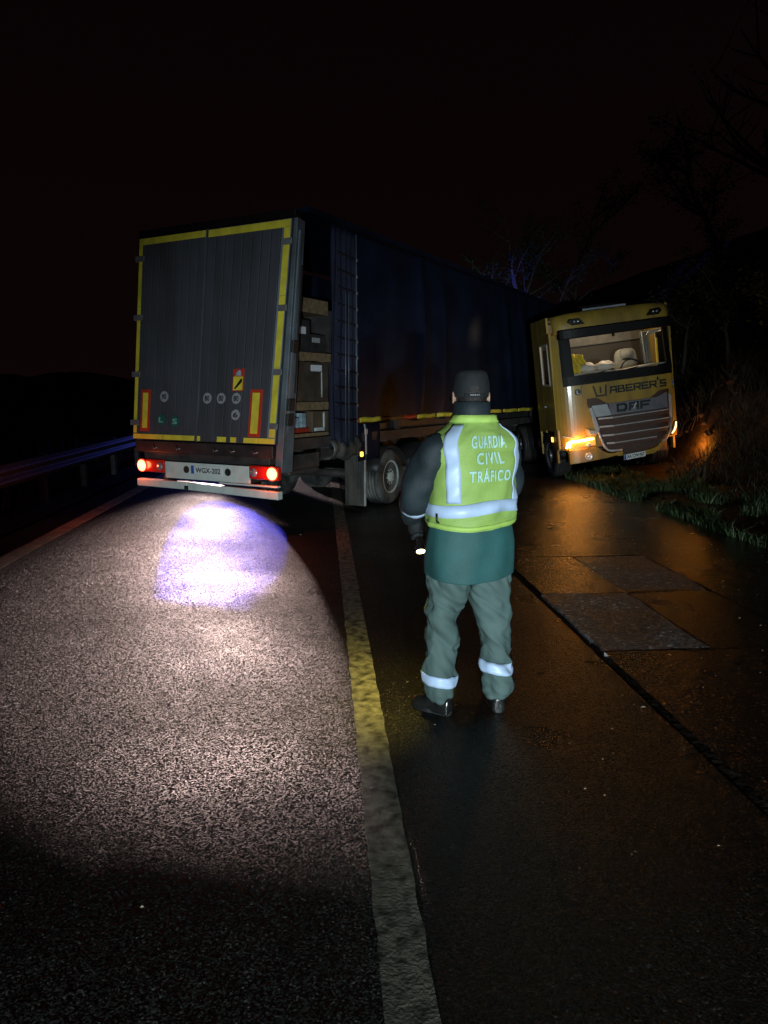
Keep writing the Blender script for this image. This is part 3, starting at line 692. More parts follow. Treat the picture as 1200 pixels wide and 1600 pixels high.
# gathered curtain by the opening
def gath(u, v):
    z = .88 + 3.12 * v; t = 1.24 + .70 * u
    x = .02 + .045 * math.sin(u * 26 + 1.5 * noise.noise((u * 2, z * .6, 0))) + .05 * math.sin(u * 3.14) + .02 * noise.noise((u * 3, z, 4))
    return (x, t + .02 * noise.noise((z * .9, 1, 0)), z)
b = T(); b.grid(gath, 60, 40); ga = b.build('gathered_curtain', M['curtain_in'], tr, smooth=True, solid=.004)
for k in range(11):
    z = 1.28 + .235 * k; b = T(); b.grid(lambda u, v: (.105 + .05 * math.sin(u * 3.14) , 1.26 + .67 * u, z + .03 * v - .04 * u), 8, 1); b.build('strap', M['strap'], ga, smooth=True, solid=.003)
    T().obox((.125, 1.87, z - .02), (.025, .035, .045)).build('buckle', M['post'], ga, bevel=.006)
for y in (1.47, 1.56):
    b = T(); b.tube([(.16, y, .98), (.165, y + .015, 3.1)], .005, 5); b.build('webbing', M['post'], ga, smooth=True)
b = T(); b.grid(lambda u, v: (.03 + .1 * math.sin(v * 3) + .02 * math.sin(u * 20), 1.2 + .75 * u, .70 + .3 * v + .03 * math.sin(u * 8)), 24, 6); b.build('curtain_hem', M['flap'], tr, smooth=True, solid=.004)
# tail lamp glow
for x in (-2.46, -.05):
    l = lamp('tail_light', 'POINT', (0, 0, 0), 5, (1, .12, .04), .05); l.parent = tr; l.location = (x + .125 * 0, -.14, .62)

# ---- cargo seen through the opening (each piece a thing of its own, standing in the trailer)
def cargo(name, x0, x1, y0, y1, z0, z1, m, label, cat, bevel=.012, parts=(), group='cargo in the trailer'):
    o = MB().box(x0, x1, y0, y1, z0, z1)
    Mx = tr.matrix_basis if False else Matrix.LocRotScale(tr.location, tr.rotation_euler, tr.scale)
    c = Mx @ Vector(((x0 + x1) / 2, y0, z0))
    ob = o.build(name, M[m], None, bevel=bevel); ob.matrix_world = Mx
    tag(ob, label, cat, group)
    for (pn, px0, px1, py0, py1, pz0, pz1, pm) in parts:
        MB().box(px0, px1, py0, py1, pz0, pz1).build(pn, M[pm], ob, bevel=.003)
    return ob
def pallet(z, label, yo=0):
    Mx = Matrix.LocRotScale(tr.location, tr.rotation_euler, tr.scale)
    e = empty('pallet'); e.matrix_world = Mx; tag(e, label, 'pallet', 'pallets in the trailer')
    y0, y1 = .36 + yo, 1.56 + yo
    for k in range(5): MB().box(-1.05 + .2 * k, -.89 + .2 * k, y0, y1, z + .095, z + .115).build('deck_board', M['wood'], e)
    for y in (y0, y0 + .53, y1 - .14):
        MB().box(-1.05, -.10, y, y + .14, z + .0, z + .018).build('bottom_board', M['wood'], e)
        for x in (-1.05, -.62, -.24): MB().box(x, x + .14, y, y + .14, z + .018, z + .078).build('block', M['wood'], e)
    MB().box(-.10, -.078, y0, y1, z + .0, z + .115).build('stringer', M['wood'], e)
    return e
pallet(1.0, 'wooden pallet lowest in the open trailer side')
cargo('film_wrapped_goods', -.95, -.18, .40, 1.02, 1.12, 1.19, 'red_goods', 'red film wrapped goods lying on the lowest pallet', 'goods')
o = cargo('packet', -.5, -.14, .42, .72, 1.195, 1.34, 'blue_goods', 'blue and white packet tilted on the red wrapped goods', 'packet')
cargo('packet', -.5, -.16, .80, .92, 1.195, 1.40, 'blue_goods', 'narrow pale packet standing beside the dark box', 'packet')
cargo('carton', -.9, -.15, 1.06, 1.5, 1.12, 1.42, 'carton', 'small brown carton with torn clear film on the lowest pallet', 'box',
      parts=(('torn_film', -.148, -.138, 1.10, 1.36, 1.13, 1.18, 'film'), ('torn_film', -.148, -.138, 1.33, 1.37, 1.18, 1.40, 'film')))
pallet(1.44, 'wooden pallet in the middle of the stack of cargo')
cargo('carton', -1.0, -.14, .40, 1.48, 1.56, 2.12, 'wrap', 'dark carton wrapped in shiny film with a white label', 'box',
      parts=(('label', -.138, -.132, 1.02, 1.30, 1.99, 2.08, 'label'), ('film_edge', -.138, -.130, 1.285, 1.30, 1.62, 1.98, 'film'), ('label', -.138, -.132, .52, .66, 1.70, 1.82, 'film')))
pallet(2.13, 'wooden pallet above the shiny wrapped carton')
cargo('carton', -1.0, -.16, .42, 1.05, 2.25, 2.70, 'dark_goods', 'dark carton with a pale label above the upper pallet', 'box', parts=(('label', -.158, -.152, .62, .94, 2.50, 2.60, 'label'),))
cargo('carton', -1.0, -.2, 1.08, 1.5, 2.25, 2.52, 'dark_goods', 'lower dark carton beside the labelled dark carton', 'box', parts=(('label', -.198, -.192, 1.15, 1.35, 2.40, 2.47, 'sticker'),))
cargo('wooden_crate', -1.0, -.14, .44, 1.5, 2.80, 3.0, 'wood', 'flat wooden crate topmost in the open trailer side', 'crate', parts=(('red_mark', -.138, -.132, .70, .74, 2.82, 2.98, 'red_goods'),))
cargo('wrapped_load', -1.05, -.12, 1.75, 12.5, 1.002, 2.9, 'dark_goods', 'long dark wrapped load behind the drawn curtain', 'load')

# ------------------------------------------------------------------ yellow tractor unit
CS = .94
tk = tag(empty('truck', (3.44, 13.86, .0), (R(0), R(-7.5), R(3)), scale=CS), 'yellow truck with lit cab interior and glowing indicator, tilted at the bank', 'truck')
def yf(x): return .20 * min(1.2, abs((x - 1.235) / 1.235)) ** 7
def FR(b, poly, pr, th=.03, base=0.0):
    """prism on the curved front: poly in (x, z), pr = how far proud of the face"""
    return b.prism(poly, lambda x, z: (x, yf(x) - pr + base, z), lambda x, z: (x, yf(x) - pr + th + base, z))
def FS(b, xs, zlo, zhi, pr, th=.03, rake=0.0, zr=2.0):
    """strip on the front between two height functions; rake leans it back above zr"""
    n = len(xs); vs = []
    for x in xs:
        for z in (zlo(x), zhi(x)):
            y = yf(x) - (pr(x) if callable(pr) else pr) + rake * max(0, z - zr); vs += [(x, y, z), (x, y + th, z)]
    fs = []
    for i in range(n - 1):
        a = 4 * i; c = a + 4
        fs += [(a, c, c + 2, a + 2), (a + 1, a + 3, c + 3, c + 1), (a, a + 1, c + 1, c), (a + 2, c + 2, c + 3, a + 3)]
    fs += [(0, 2, 3, 1), (4 * n - 4, 4 * n - 3, 4 * n - 1, 4 * n - 2)]
    return b.add(vs, fs)
def lin(a, b, n): return [a + (b - a) * i / n for i in range(n + 1)]
def interp(pts):
    def f(x):
        if x <= pts[0][0]: return pts[0][1]
        for (xa, za), (xb, zb) in zip(pts, pts[1:]):
            if x <= xb: return za + (zb - za) * (x - xa) / (xb - xa)
        return pts[-1][1]
    return f
XL, XR = 0.0, 2.47
# front skin below the windscreen (behind the grille and lamps)
fp = FS(MB(), lin(XL, XR, 40), lambda x: .62, lambda x: 1.93, 0, .05).build('front_panel', M['cab'], tk, smooth=False)
# name panel, proud, with its trapezoid lower edge
zl = interp([(.50, 1.63), (.80, 1.60), (1.0, 1.46), (1.86, 1.46), (2.06, 1.58), (2.36, 1.60)])
np_ = FS(MB(), lin(.50, 2.36, 46), zl, lambda x: 1.90, .045, .05).build('name_panel', M['cab'], tk)
b = MB(); z0 = 1.66
spec = [(.74, z0 - .03, .25, .19)]; xx = 1.075
for ch in 'ABERER': spec.append((xx, z0, .118, .112)); xx += .162
spec += [(xx - .01, z0 + .05, .05, .1), (xx + .055, z0, .112, .112)]
stroke_text(b, "WABERER'S", spec, lambda x, z: (x, yf(x) - .052, z), lambda x, z: (x, yf(x) - .0455, z), .032)
b.build('lettering', M['ink'], np_)
# grille: dark field, silver top panel, blades and bright surround
gl = interp([(.60, 1.50), (.72, .95), (.85, .62), (1.15, .46), (1.7, .44), (2.12, .55), (2.3, 1.0)])
FS(MB(), lin(.60, 2.30, 40), gl, lambda x: 1.60, .012, .02).build('grille', M['grille'], tk)
b = MB(); FR(b, [(.70, 1.42), (1.0, 1.42), (1.02, 1.44), (1.02, 1.46)], .0, .0)
sp_ = FS(MB(), lin(1.03, 2.24, 20), interp([(1.03, 1.22), (2.24, 1.22)]), interp([(1.03, 1.45), (2.0, 1.45), (2.24, 1.53)]), .03, .02).build('grille_panel', M['grille_silver'], tk)
b = MB(); FR(b, [(.745, 1.22), (1.06, 1.22), (.99, 1.45), (.68, 1.45)], .034, .02); b.build('grille_panel', M['grille_bright'], tk)  # left grille panel paler: lamp reflection painted into its colour
b = MB(); stroke_text(b, 'DAF', [(1.20, 1.285, .17, .12), (1.44, 1.285, .17, .12), (1.68, 1.285, .17, .12)], lambda x, z: (x, yf(x) - .05, z), lambda x, z: (x, yf(x) - .031, z), .042)
b.build('lettering', M['ink'], sp_)
b = MB(); FR(b, [(1.50, 1.29), (1.53, 1.29), (1.59, 1.40), (1.56, 1.40)], .056, .006); b.build('badge_flash', M['chrome'], sp_)
for zc, xa, xb in ((1.165, .78, 2.24), (1.0, .80, 2.24), (.82, .84, 2.22), (.655, .92, 1.95)):
    zz = interp([(xa, zc), (1.08, zc - .012), (xb, zc + .0)])
    bl = FS(MB(), lin(xa, xb, 24), lambda x: zz(x) - .05, lambda x: zz(x) + .018, lambda x: .05, .03).build('grille_blade', M['grille'], tk, bevel=.004)
    FS(MB(), lin(xa, 1.08, 6), lambda x: zz(x) - .002, lambda x: zz(x) + .030, .056, .02).build('blade_trim', M['chrome'], bl)
    FS(MB(), lin(1.085, xb, 18), lambda x: zz(x) + .004, lambda x: zz(x) + .024, .054, .02).build('blade_trim', M['satin'], bl)
def trim(pts, r, m='satin', pr=.05):
    b = MB(); b.tube([(x, yf(x) - pr, z) for x, z in pts], r, 8); return b.build('grille_surround', M[m], tk, smooth=True)
b = MB(); FR(b, [(.62, 1.42), (.68, 1.42), (.80, .98), (.78, .90), (.72, .92)], .05, .04); b.build('grille_surround', M['grille_bright'], tk, bevel=.006)
trim([(.76, .93), (.80, .80), (.86, .62), (.93, .53), (1.0, .505), (1.22, .50)], .024, 'chrome')
b = MB(); FR(b, [(2.27, 1.50), (2.34, 1.45), (2.33, 1.0), (2.26, 1.0)], .05, .04); b.build('grille_surround', M['satin'], tk, bevel=.006)
trim([(2.29, 1.0), (2.25, .75), (2.15, .60), (2.05, .55)], .02)
# bumper pieces
bz = interp([(XL, .32), (.2, .33), (.9, .37), (1.22, .42)])
bt = interp([(XL, .62), (.72, .62), (.84, .52), (.95, .46), (1.22, .46)])
bp = FS(MB(), lin(.16, 1.22, 26), bz, bt, .06, .08).build('bumper', M['cab'], tk, bevel=.012)
MB().box(1.10, 1.22, -.09, -.062, .385, .475).build('bumper_lip', M['cab'], tk, bevel=.01)
b = MB(); FR(b, [(1.68, .33), (1.85, .34), (2.02, .42), (2.10, .56), (2.03, .56), (1.94, .47), (1.80, .44), (1.68, .43)], .07, .06); b.build('bumper', M['cab'], tk, bevel=.012)
FS(MB(), lin(1.20, 2.2, 20), lambda x: .36, interp([(1.2, .5), (1.7, .5), (2.2, .72)]), -.04, .02).build('lower_intake', M['grille'], tk)
b = MB(); FR(b, [(2.24, .66), (2.47, .70), (2.47, 1.6), (2.36, 1.6), (2.36, 1.0)], .03, .04); b.build('corner_panel', M['cab'], tk, bevel=.01)
b = MB(); FR(b, [(XL, .64), (.66, .66), (.76, .90), (.60, 1.0), (XL, 1.05)], .03, .04); b.build('corner_panel', M['cab'], tk, bevel=.015)
# plate
pl = MB().box(1.23, 1.67, -.10, -.085, .285, .395)
pl.v = [(x, y, z + (x - 1.23) * .06) for x, y, z in pl.v]
plo = pl.build('number_plate', M['plate'], tk, bevel=.003)
q = MB().box(1.232, 1.272, -.1025, -.1005, .289, .391); q.v = [(x, y, z + (x - 1.23) * .06) for x, y, z in q.v]; q.build('plate_strip', M['blue'], plo)
text_on('lettering', 'AA CW•767', M['ink'], plo, 1.47, .342, .36, .07, lambda u, v: (u, -.1022, v + (u - 1.23) * .06))
# head lamps: left with lit indicator, right with a lit running lamp
hl = MB(); FR(hl, [(.10, .645), (.70, .66), (.70, .83), (.62, .85), (.16, .80)], .045, .05); hl = hl.build('headlamp', M['drl_soft'], tk, bevel=.015)
b = MB(); b.tube([(x, yf(x) - .06, z) for x, z in ((.125, .665), (.16, .76), (.22, .785), (.45, .79), (.66, .80))], [.022, .034, .03, .024, .016], 8); b.build('lit_indicator', M['drl'], hl, smooth=True)
b = MB(); b.tube([(x, yf(x) - .058, z) for x, z in ((.18, .665), (.20, .735))], [.016, .02], 8); b.build('lit_indicator', M['drl'], hl, smooth=True)
b = MB(); b.lathe([(.045, 0), (.05, -.02), (.03, -.035), (.001, -.04)], (.54, yf(.54) - .05, .685), 'y', 14); b.build('projector_lens', M['chrome'], hl, smooth=True)
b = MB(); FR(b, [(.07, .89), (.28, .84), (.28, .865), (.08, .925)], .045, .02); b.build('lamp_trim', M['satin'], tk, bevel=.004)
b = MB(); FR(b, [(.56, .985), (.70, .955), (.76, .91), (.76, .88), (.60, .88)], .05, .03); b.build('lamp_trim', M['grille_bright'], tk, bevel=.008)
b = MB(); b.lathe([(.075, 0), (.08, -.015), (.06, -.02), (.05, -.005), (.02, -.018), (.001, -.02)], (.53, yf(.53) - .062, .455), 'y', 18); b.build('fog_lamp', M['chrome'], tk, smooth=True)
hr = MB(); FR(hr, [(2.20, .66), (2.30, .64), (2.46, .82), (2.46, .92), (2.38, .92)], .045, .05); hr = hr.build('headlamp', M['cab_black'], tk, bevel=.012)
b = MB(); b.tube([(x, yf(x) - .055, z) for x, z in ((2.43, .90), (2.41, .81), (2.36, .74), (2.29, .685))], [.013, .018, .016, .01], 8); b.build('lit_running_lamp', M['drl_pale'], hr, smooth=True)
MB().box(-.025, .0, .50, .58, .78, .88).build('side_marker', M['amber'], tk, bevel=.008)
# round signs
for x, z, r, m, s, tm in ((.435, 1.755, .062, 'ink', 'L', 'white'), (2.415, 1.70, .05, 'sticker', '1', 'blue')):
    b = MB(); b.prism([(x + r * math.cos(a), z + r * math.sin(a)) for a in (2 * math.pi * k / 20 for k in range(20))], lambda u, v: (u, yf(u) - .012, v), lambda u, v: (u, yf(u) - .001, v))
    o = b.build('sticker', M[m], tk); text_on('lettering', s, M[tm], o, x, z, r * .75, r * 1.15, lambda u, v: (u, yf(u) - .0145, v))
b = MB(); r0 = .062
b.lathe([(r0, -.0135), (r0 - .012, -.0135)], (.435, yf(.435), 1.755), 'y', 20, closed=True); b.build('sticker_ring', M['green'], tk)
FS(MB(), lin(XL, .175, 6), lambda x: 1.925, lambda x: 2.97, .0, .05, .12).build('corner_pillar', M['cab'], tk)
FS(MB(), lin(2.43, XR, 4), lambda x: 1.925, lambda x: 2.97, .0, .05, .12).build('corner_pillar', M['cab'], tk)
for xa_, xb_ in ((.001, .039), (2.431, 2.469)): MB().box(xa_, xb_, .19, .302, .62, 2.97).build('corner_pillar', M['cab'], tk)
# windscreen surround: cowl, pillars, visor
FS(MB(), lin(.17, 2.40, 30), lambda x: 1.86 + .03, lambda x: 2.075, .055, .05).build('cowl', M['cab_black'], tk)
RK = .16
for a, c in ((.17, .395), (2.30, 2.44)):
    FS(MB(), lin(a, c, 4), lambda x: 1.99, lambda x: 2.90, .02, .07, RK).build('windscreen_pillar', M['cab_black'], tk)
MB().grid(lambda u, v: (.395 + 1.905 * u, yf(.395 + 1.905 * u) + RK * .83 * v, 2.0 + .83 * v), 24, 1).build('windscreen', M['glass'], tk, smooth=True)
FS(MB(), lin(.12, 2.40, 30), lambda x: 2.80, lambda x: 2.99, .20, .06, 0).build('sun_visor', M['cab_black'], tk, bevel=.02)
FS(MB(), lin(.17, 2.40, 24), lambda x: 2.82, lambda x: 3.0, .0, .08, RK).build('windscreen_header', M['cab_black'], tk)
for x in (.6, 1.25, 1.9):
    b = MB(); b.tube([(x, yf(x) - .08, 1.98), (x + .10, yf(x) - .03, 2.06), (x + .42, yf(x + .42) - .012, 2.10)], .011, 6); b.build('wiper', M['cab_black'], tk, smooth=True)
b = MB(); b.tube([(1.22, -.02, 2.83), (1.22, -.05, 2.76)], .03, 8); b.build('camera_pod', M['cab_black'], tk, smooth=True)
# roof
def roof(u, v):
    x = .06 + 2.35 * u; fx = abs(u * 2 - 1)
    y = yf(x) * (1 - .3 * v) - .02 + (.05 * v + .55 * max(0, v - .35) ** 1.3); z = 2.96 + .34 * min(1, v * 1.6) - .05 * fx ** 4 + .06 * max(0, v - .6)
    return (x, y, z)
rf = MB(); rf.grid(roof, 30, 10); rf.build('roof_front', M['cab'], tk, smooth=True, solid=.02)
def roof2(u, v):
    x = .06 + 2.35 * u; return (x, .45 + 1.05 * v, 3.31 + .05 * v - .06 * abs(u * 2 - 1) ** 4)
MB().grid(roof2, 20, 6).build('roof', M['cab'], tk, smooth=True, solid=.02)
b = MB(); b.prism([(.80, .42), (1.70, .42), (1.55, 1.2), (.95, 1.2)], lambda x, y: (x, y, 3.36 + .14 * (y - .3)), lambda x, y: (x, y, 3.31)); b.build('roof_hatch', M['hatch'], tk, bevel=.012)
for x in (.50, 2.08):
    b = MB(); pts = [(x - .17, 3.13), (x - .12, 3.19), (x + .08, 3.18), (x + .18, 3.06), (x - .08, 3.06)]
    if x > 1: pts = [(2 * x - p, z) for p, z in pts]
    FR(b, pts, .045, .06); h = b.build('roof_lamp', M['cab_black'], tk, bevel=.015)
    for dx in (-.03, .045):
        b = MB(); b.lathe([(.028, 0), (.02, -.012), (.001, -.015)], (x + dx, yf(x) - .046, 3.125), 'y', 12); b.build('lamp_lens', M['lamp_clear'], h, smooth=True)
# sides with door windows
def side(xs, sgn, near):
    D = 1.50; t = .04
    xa, xb = (xs, xs + t) if sgn > 0 else (xs - t, xs)
    d = MB(); d.box(xa, xb, .30, 1.0, 1.0, 1.93)            # door below the window
    d.box(xa, xb, .30, .36, 1.93, 2.78); d.box(xa, xb, .92, 1.0, 1.93, 2.78); d.box(xa, xb, .30, 1.0, 2.78, 2.97)
    dr = d.build('door', M['cab'], tk)
    xo = xs - .012 * sgn
    fr = MB()
    for (y0, y1, z0, z1) in ((.36, .39, 1.93, 2.78), (.89, .92, 1.93, 2.78), (.36, .92, 1.93, 1.965), (.36, .92, 2.745, 2.78)):
        fr.box(min(xo, xo + .03 * sgn), max(xo, xo + .03 * sgn), y0, y1, z0, z1)
    fr.build('window_frame', M['interior_pale'], dr)
    MB().grid(lambda u, v: (xs + .015 * sgn, .39 + .5 * u, 1.965 + .78 * v), 1, 1).build('window_pane', M['side_glass'], dr)
    b = MB(); b.tube([(xs - .03 * sgn, .72, 1.50), (xs - .045 * sgn, .80, 1.52), (xs - .03 * sgn, .88, 1.50)], .018, 6); b.build('door_handle', M['satin'], dr, smooth=True)
    MB().box(xa, xb, 1.005, D, .95, 3.28).build('side_panel', M['cab'], tk)
    MB().box(xa, xb, .30, 1.0, 2.975, 3.28).build('roof_side', M['cab'], tk)
    b = MB(); b.grid(lambda u, v: (xs + sgn * .005, .92 + .62 * math.cos(math.pi * v), .33 + .62 * math.sin(math.pi * v) * 1.05), 1, 14)
    MB().box(xa, xb, .30, .42, .35, 1.0).build('arch_panel', M['cab'], tk); MB().box(xa, xb, 1.46, D, .45, .95).build('step_panel', M['cab'], tk)
    b = MB(); b.grid(lambda u, v: (xs + sgn * (.02 + .38 * u), .98 + .56 * math.cos(math.pi * v), .40 + .58 * math.sin(math.pi * v)), 2, 14); b.build('wheel_arch', M['cab_black'], tk, smooth=True, solid=.02)
side(XL, 1, True); side(XR, -1, False)
MB().box(-.03, .02, .92, 1.16, 2.02, 2.6).build('mirror_arm', M['cab_black'], tk, bevel=.02) if False else None
# back wall and floor, interior fittings
MB().box(.05, 2.42, 1.46, 1.50, .95, 3.3).build('back_wall', M['interior'], tk)
MB().box(.05, 2.42, .30, 1.45, 1.15, 1.2).build('cab_floor', M['interior'], tk)
MB().box(.06, 2.41, 1.38, 1.455, 2.66, 3.2).build('bunk_locker', M['locker'], tk, bevel=.02)
MB().box(.06, 2.41, .25, 1.4, 3.22, 3.27).build('headlining', M['interior'], tk)
MB().box(.06, 2.41, 1.20, 1.455, 1.80, 2.0).build('bunk', M['interior'], tk, bevel=.03)
b = MB(); b.grid(lambda u, v: (.40 + 1.95 * u, .03 + yf(.4 + 1.95 * u) + .42 * v, 2.09 + .02 * math.sin(u * 9)), 20, 3); b.build('dashboard', M['interior_pale'], tk, smooth=True, solid=.03)
for x in (.42, 1.82):
    se = empty('seat', (x, .92, 0), (0, 0, 0), tk)
    def sq(cx, cz, w, h, y0, y1, n=20, e=4):
        rr = []
        for yy, k in ((y0, .86), (y0 + .03, 1), (y1 - .03, 1), (y1, .86)):
            rr.append([(cx + math.copysign(abs(math.cos(a)) ** (2 / e), math.cos(a)) * w / 2 * k, yy, cz + math.copysign(abs(math.sin(a)) ** (2 / e), math.sin(a)) * h / 2 * k) for a in (2 * math.pi * j / n for j in range(n))])
        return rr
    b = MB(); b.loft(sq(0, 2.02, .50, .95, 0, .13)); b.build('backrest', M['seat'], se, smooth=True)
    b = MB(); b.loft(sq(0, 2.38, .28, .20, -.035, .02)); b.build('head_cushion', M['seat'], se, smooth=True)
    MB().box(-.25, .25, -.45, .05, 1.45, 1.58).build('seat_base', M['seat'], se, bevel=.04)
b = MB(); b.tube([(1.75 + .22 * math.cos(a), .50 + .05 * math.sin(a), 2.06 + .20 * math.sin(a)) for a in (2 * math.pi * k / 20 for k in range(21))], .016, 6); b.build('steering_wheel', M['cab_black'], tk, smooth=True)
b = MB(); b.grid(lambda u, v: (1.93 + .16 * u + .05 * (1 - v), .40 + .02 * math.sin(u * 22), 2.10 + .68 * v), 24, 4); b.build('window_curtain', M['seat'], tk, smooth=True, solid=.004)
b = MB(); b.prism([(2.0, 2.70), (2.05, 2.77), (2.28, 2.80), (2.28, 2.76), (2.05, 2.69)], lambda x, z: (x, .25, z), lambda x, z: (x, .28, z)); b.build('sun_flap', M['interior_pale'], tk)
MB().box(2.22, 2.26, .34, .38, 2.08, 2.62).build('grab_rail', M['yellow_cloth'], tk, bevel=.01)
# chassis behind the cab, front axle and wheels
MB().box(.75, 1.72, .4, 4.6, .55, .80).build('chassis', M['chassis'], tk)
MB().tube([(.2, .98, .45), (2.27, .98, .45)], .07, 10).build('front_axle', M['chassis'], tk, smooth=True)
place_wheel(tk, (.20, .98, .455), -1, 'rim_dark', .3); place_wheel(tk, (2.27, .98, .455), 1, 'rim_dark', .8)
place_wheel(tk, (.32, 4.2, .455), -1, 'rim_dark', .5); place_wheel(tk, (2.15, 4.2, .455), 1, 'rim_dark', 1.1)
MB().box(.1, 2.4, 1.6, 1.64, 1.0, 2.9).build('fairing', M['cab'], tk)
# lamps of the truck
def tk_lamp(name, loc, p, c, r=.06):
    l = lamp(name, 'POINT', (0, 0, 0), p, c, r); l.parent = tk; l.location = loc
tk_lamp('cab_light', (1.35, .42, 3.02), 30, (1, .80, .55), .12)
tk_lamp('indicator_light', (.30, -.30, .76), 6, (1, .36, .04), .06)

tk_lamp('cab_light', (.36, .55, 2.80), 4, (1, .82, .6), .06)  # second lamp added to brighten the seat behind the side window
# things lying on the dashboard
MTK = Matrix.LocRotScale(tk.location, tk.rotation_euler, tk.scale)
def lump(name, c, size, m, label, cat, seed, rough=.25, group=None):
    b = MB(); n1, n2 = 20, 14; rr = []
    for j in range(1, n2):
        ph = math.pi * j / n2; rg_ = []
        for i in range(n1):
            a = 2 * math.pi * i / n1; p = Vector((math.cos(a) * math.sin(ph), math.sin(a) * math.sin(ph), math.cos(ph)))
            k = 1 + rough * noise.noise(p * 2.2 + Vector((seed, 0, 0))) + rough * .5 * noise.noise(p * 5 + Vector((0, seed, 0)))
            rg_.append((c[0] + p.x * size[0] * k, c[1] + p.y * size[1] * k, max(c[2] - size[2] * .75, c[2] + p.z * size[2] * k)))
        rr.append(rg_)
    b.loft(rr); o = b.build(name, M[m], None, smooth=True); o.matrix_world = MTK; return tag(o, label, cat, group)
lump('bag', (.74, .22, 2.19), (.17, .12, .11), 'bag', 'crumpled white bag on the dashboard next to the yellow cloth', 'bag', 3, .35, 'bags on the dashboard')
lump('bag', (1.10, .22, 2.19), (.20, .13, .10), 'bag', 'larger crumpled white bag in the middle of the dashboard', 'bag', 9, .35, 'bags on the dashboard')
b = MB(); b.grid(lambda u, v: (.42 + .27 * u + .04 * math.sin(v * 5), .22 + .05 * math.sin(u * 9 + v * 3) , 2.11 + .42 * v - .06 * u * v), 14, 14)
o = b.build('safety_vest', M['yellow_cloth'], None, smooth=True, solid=.02); o.matrix_world = MTK; tag(o, 'yellow cloth hanging in the left corner of the truck windscreen', 'vest')

# ------------------------------------------------------------------ officer
PX, PY = .45, 3.75; YAW = R(28); cyw, syw = math.cos(YAW), math.sin(YAW)
pe = tag(empty('person', (PX, PY, 0)), 'person in green high visibility vest and dark cap, back turned, standing beside the edge line', 'person')
def ell(cx, cy, z, a, bb, n=40, yaw=YAW, e=2.3, tx=0, ty=0):
    c, s = math.cos(yaw), math.sin(yaw); r = []
    for j in range(n):
        t = 2 * math.pi * j / n
        u = math.copysign(abs(math.cos(t)) ** (2 / e), math.cos(t)) * a; v = math.copysign(abs(math.sin(t)) ** (2 / e), math.sin(t)) * bb
        r.append(Vector((cx + u * c - v * s, cy + u * s + v * c, z + tx * u + ty * v)))
    return r
def smooth_sections(secs, m):
    out = []; n = len(secs)
    for i in range(n - 1):
        p0 = secs[max(i - 1, 0)]; p1 = secs[i]; p2 = secs[i + 1]; p3 = secs[min(i + 2, n - 1)]
        for k in range(m):
            t = k / m
            out.append([.5 * (2 * b_ + (c_ - a_) * t + (2 * a_ - 5 * b_ + 4 * c_ - d_) * t * t + (3 * b_ - a_ - 3 * c_ + d_) * t ** 3) for a_, b_, c_, d_ in zip(p0, p1, p2, p3)])
    out.append(list(secs[-1])); return out
def vwr(p, amp, f, dirv=(1, 0, 1), seed=0):
    """fold noise stretched along dirv"""
    d = Vector(dirv).normalized(); q = p - d * p.dot(d) * .78
    return amp * (noise.noise(q * f + Vector((seed, 0, 0))) + .5 * noise.noise(q * f * 2.1 + Vector((0, seed, 0))))
def ridge(p, amp, f, dirv, seed):
    d = Vector(dirv).normalized(); q = p - d * p.dot(d) * .85
    return amp * (1 - 2.6 * abs(noise.noise(q * f + Vector((seed, 3, 0)))))
def crease(p, amp, f, dirv, seed, sharp=9):
    d = Vector(dirv).normalized(); q = p - d * p.dot(d) * .86
    return -amp * math.exp(-(noise.noise(q * f + Vector((seed, 1, 2))) * sharp) ** 2)
def limb(b, pts, rs, n=24, m=6, wr=None, cap=True, flat=None):
    secs = smooth_sections([list(p) + [r] for p, r in zip(pts, rs)], m)
    k = len(secs); P = [Vector(q[:3]) for q in secs]; rings = []; ref = Vector((.3, 1, .1)).normalized()
    for i in range(k):
        d = (P[min(i + 1, k - 1)] - P[max(i - 1, 0)]).normalized()
        u = (ref - d * ref.dot(d)).normalized(); w = d.cross(u); rg_ = []
        for j in range(n):
            a = 2 * math.pi * j / n; dr = u * math.cos(a) + w * math.sin(a); q = P[i] + dr * secs[i][3]
            if wr: q = q + dr * wr(q)
            rg_.append(q)
        rings.append(rg_)
    b.loft(rings, cap)
def remesh(o, vox, it=2, wr=None):
    md = o.modifiers.new('remesh', 'REMESH'); md.mode = 'VOXEL'; md.voxel_size = vox; md.use_smooth_shade = True
    sm = o.modifiers.new('smooth', 'SMOOTH'); sm.iterations = it; sm.factor = .5
    dg = bpy.context.evaluated_depsgraph_get(); dg.update()
    me = bpy.data.meshes.new_from_object(o.evaluated_get(dg))
    o.modifiers.clear(); mats = list(o.data.materials); o.data = me
    if not me.materials:
        for q in mats: me.materials.append(q)
    if wr:
        me.update(); nn = [v.normal.copy() for v in me.vertices]
        for v, n_ in zip(me.vertices, nn): v.co += n_ * wr(v.co)
    me.polygons.foreach_set('use_smooth', [True] * len(me.polygons)); me.update(); return o

HYAW = R(5); hcy, hsy = math.cos(HYAW), math.sin(HYAW)
HX, HY = .443 - PX, .03        # head, relative to the root
# joints (relative to the root)
LS = Vector((-.185, -.085, 1.43)); LE = Vector((-.285, -.04, 1.165)); LW = Vector((-.30, .19, 1.03)); LH = Vector((-.285, .25, .96))
RS = Vector((.17, .10, 1.43)); RE = Vector((.225, .21, 1.19)); RW = Vector((.11, .42, 1.14)); RH = Vector((.06, .48, 1.16))
LHip = Vector((-.095, -.02, .86)); LK = Vector((-.14, .0, .43)); LA = Vector((-.145, -.03, .08))
RHip = Vector((.10, .03, .86)); RK_ = Vector((.147, .03, .43)); RA = Vector((.165, -.02, .08))
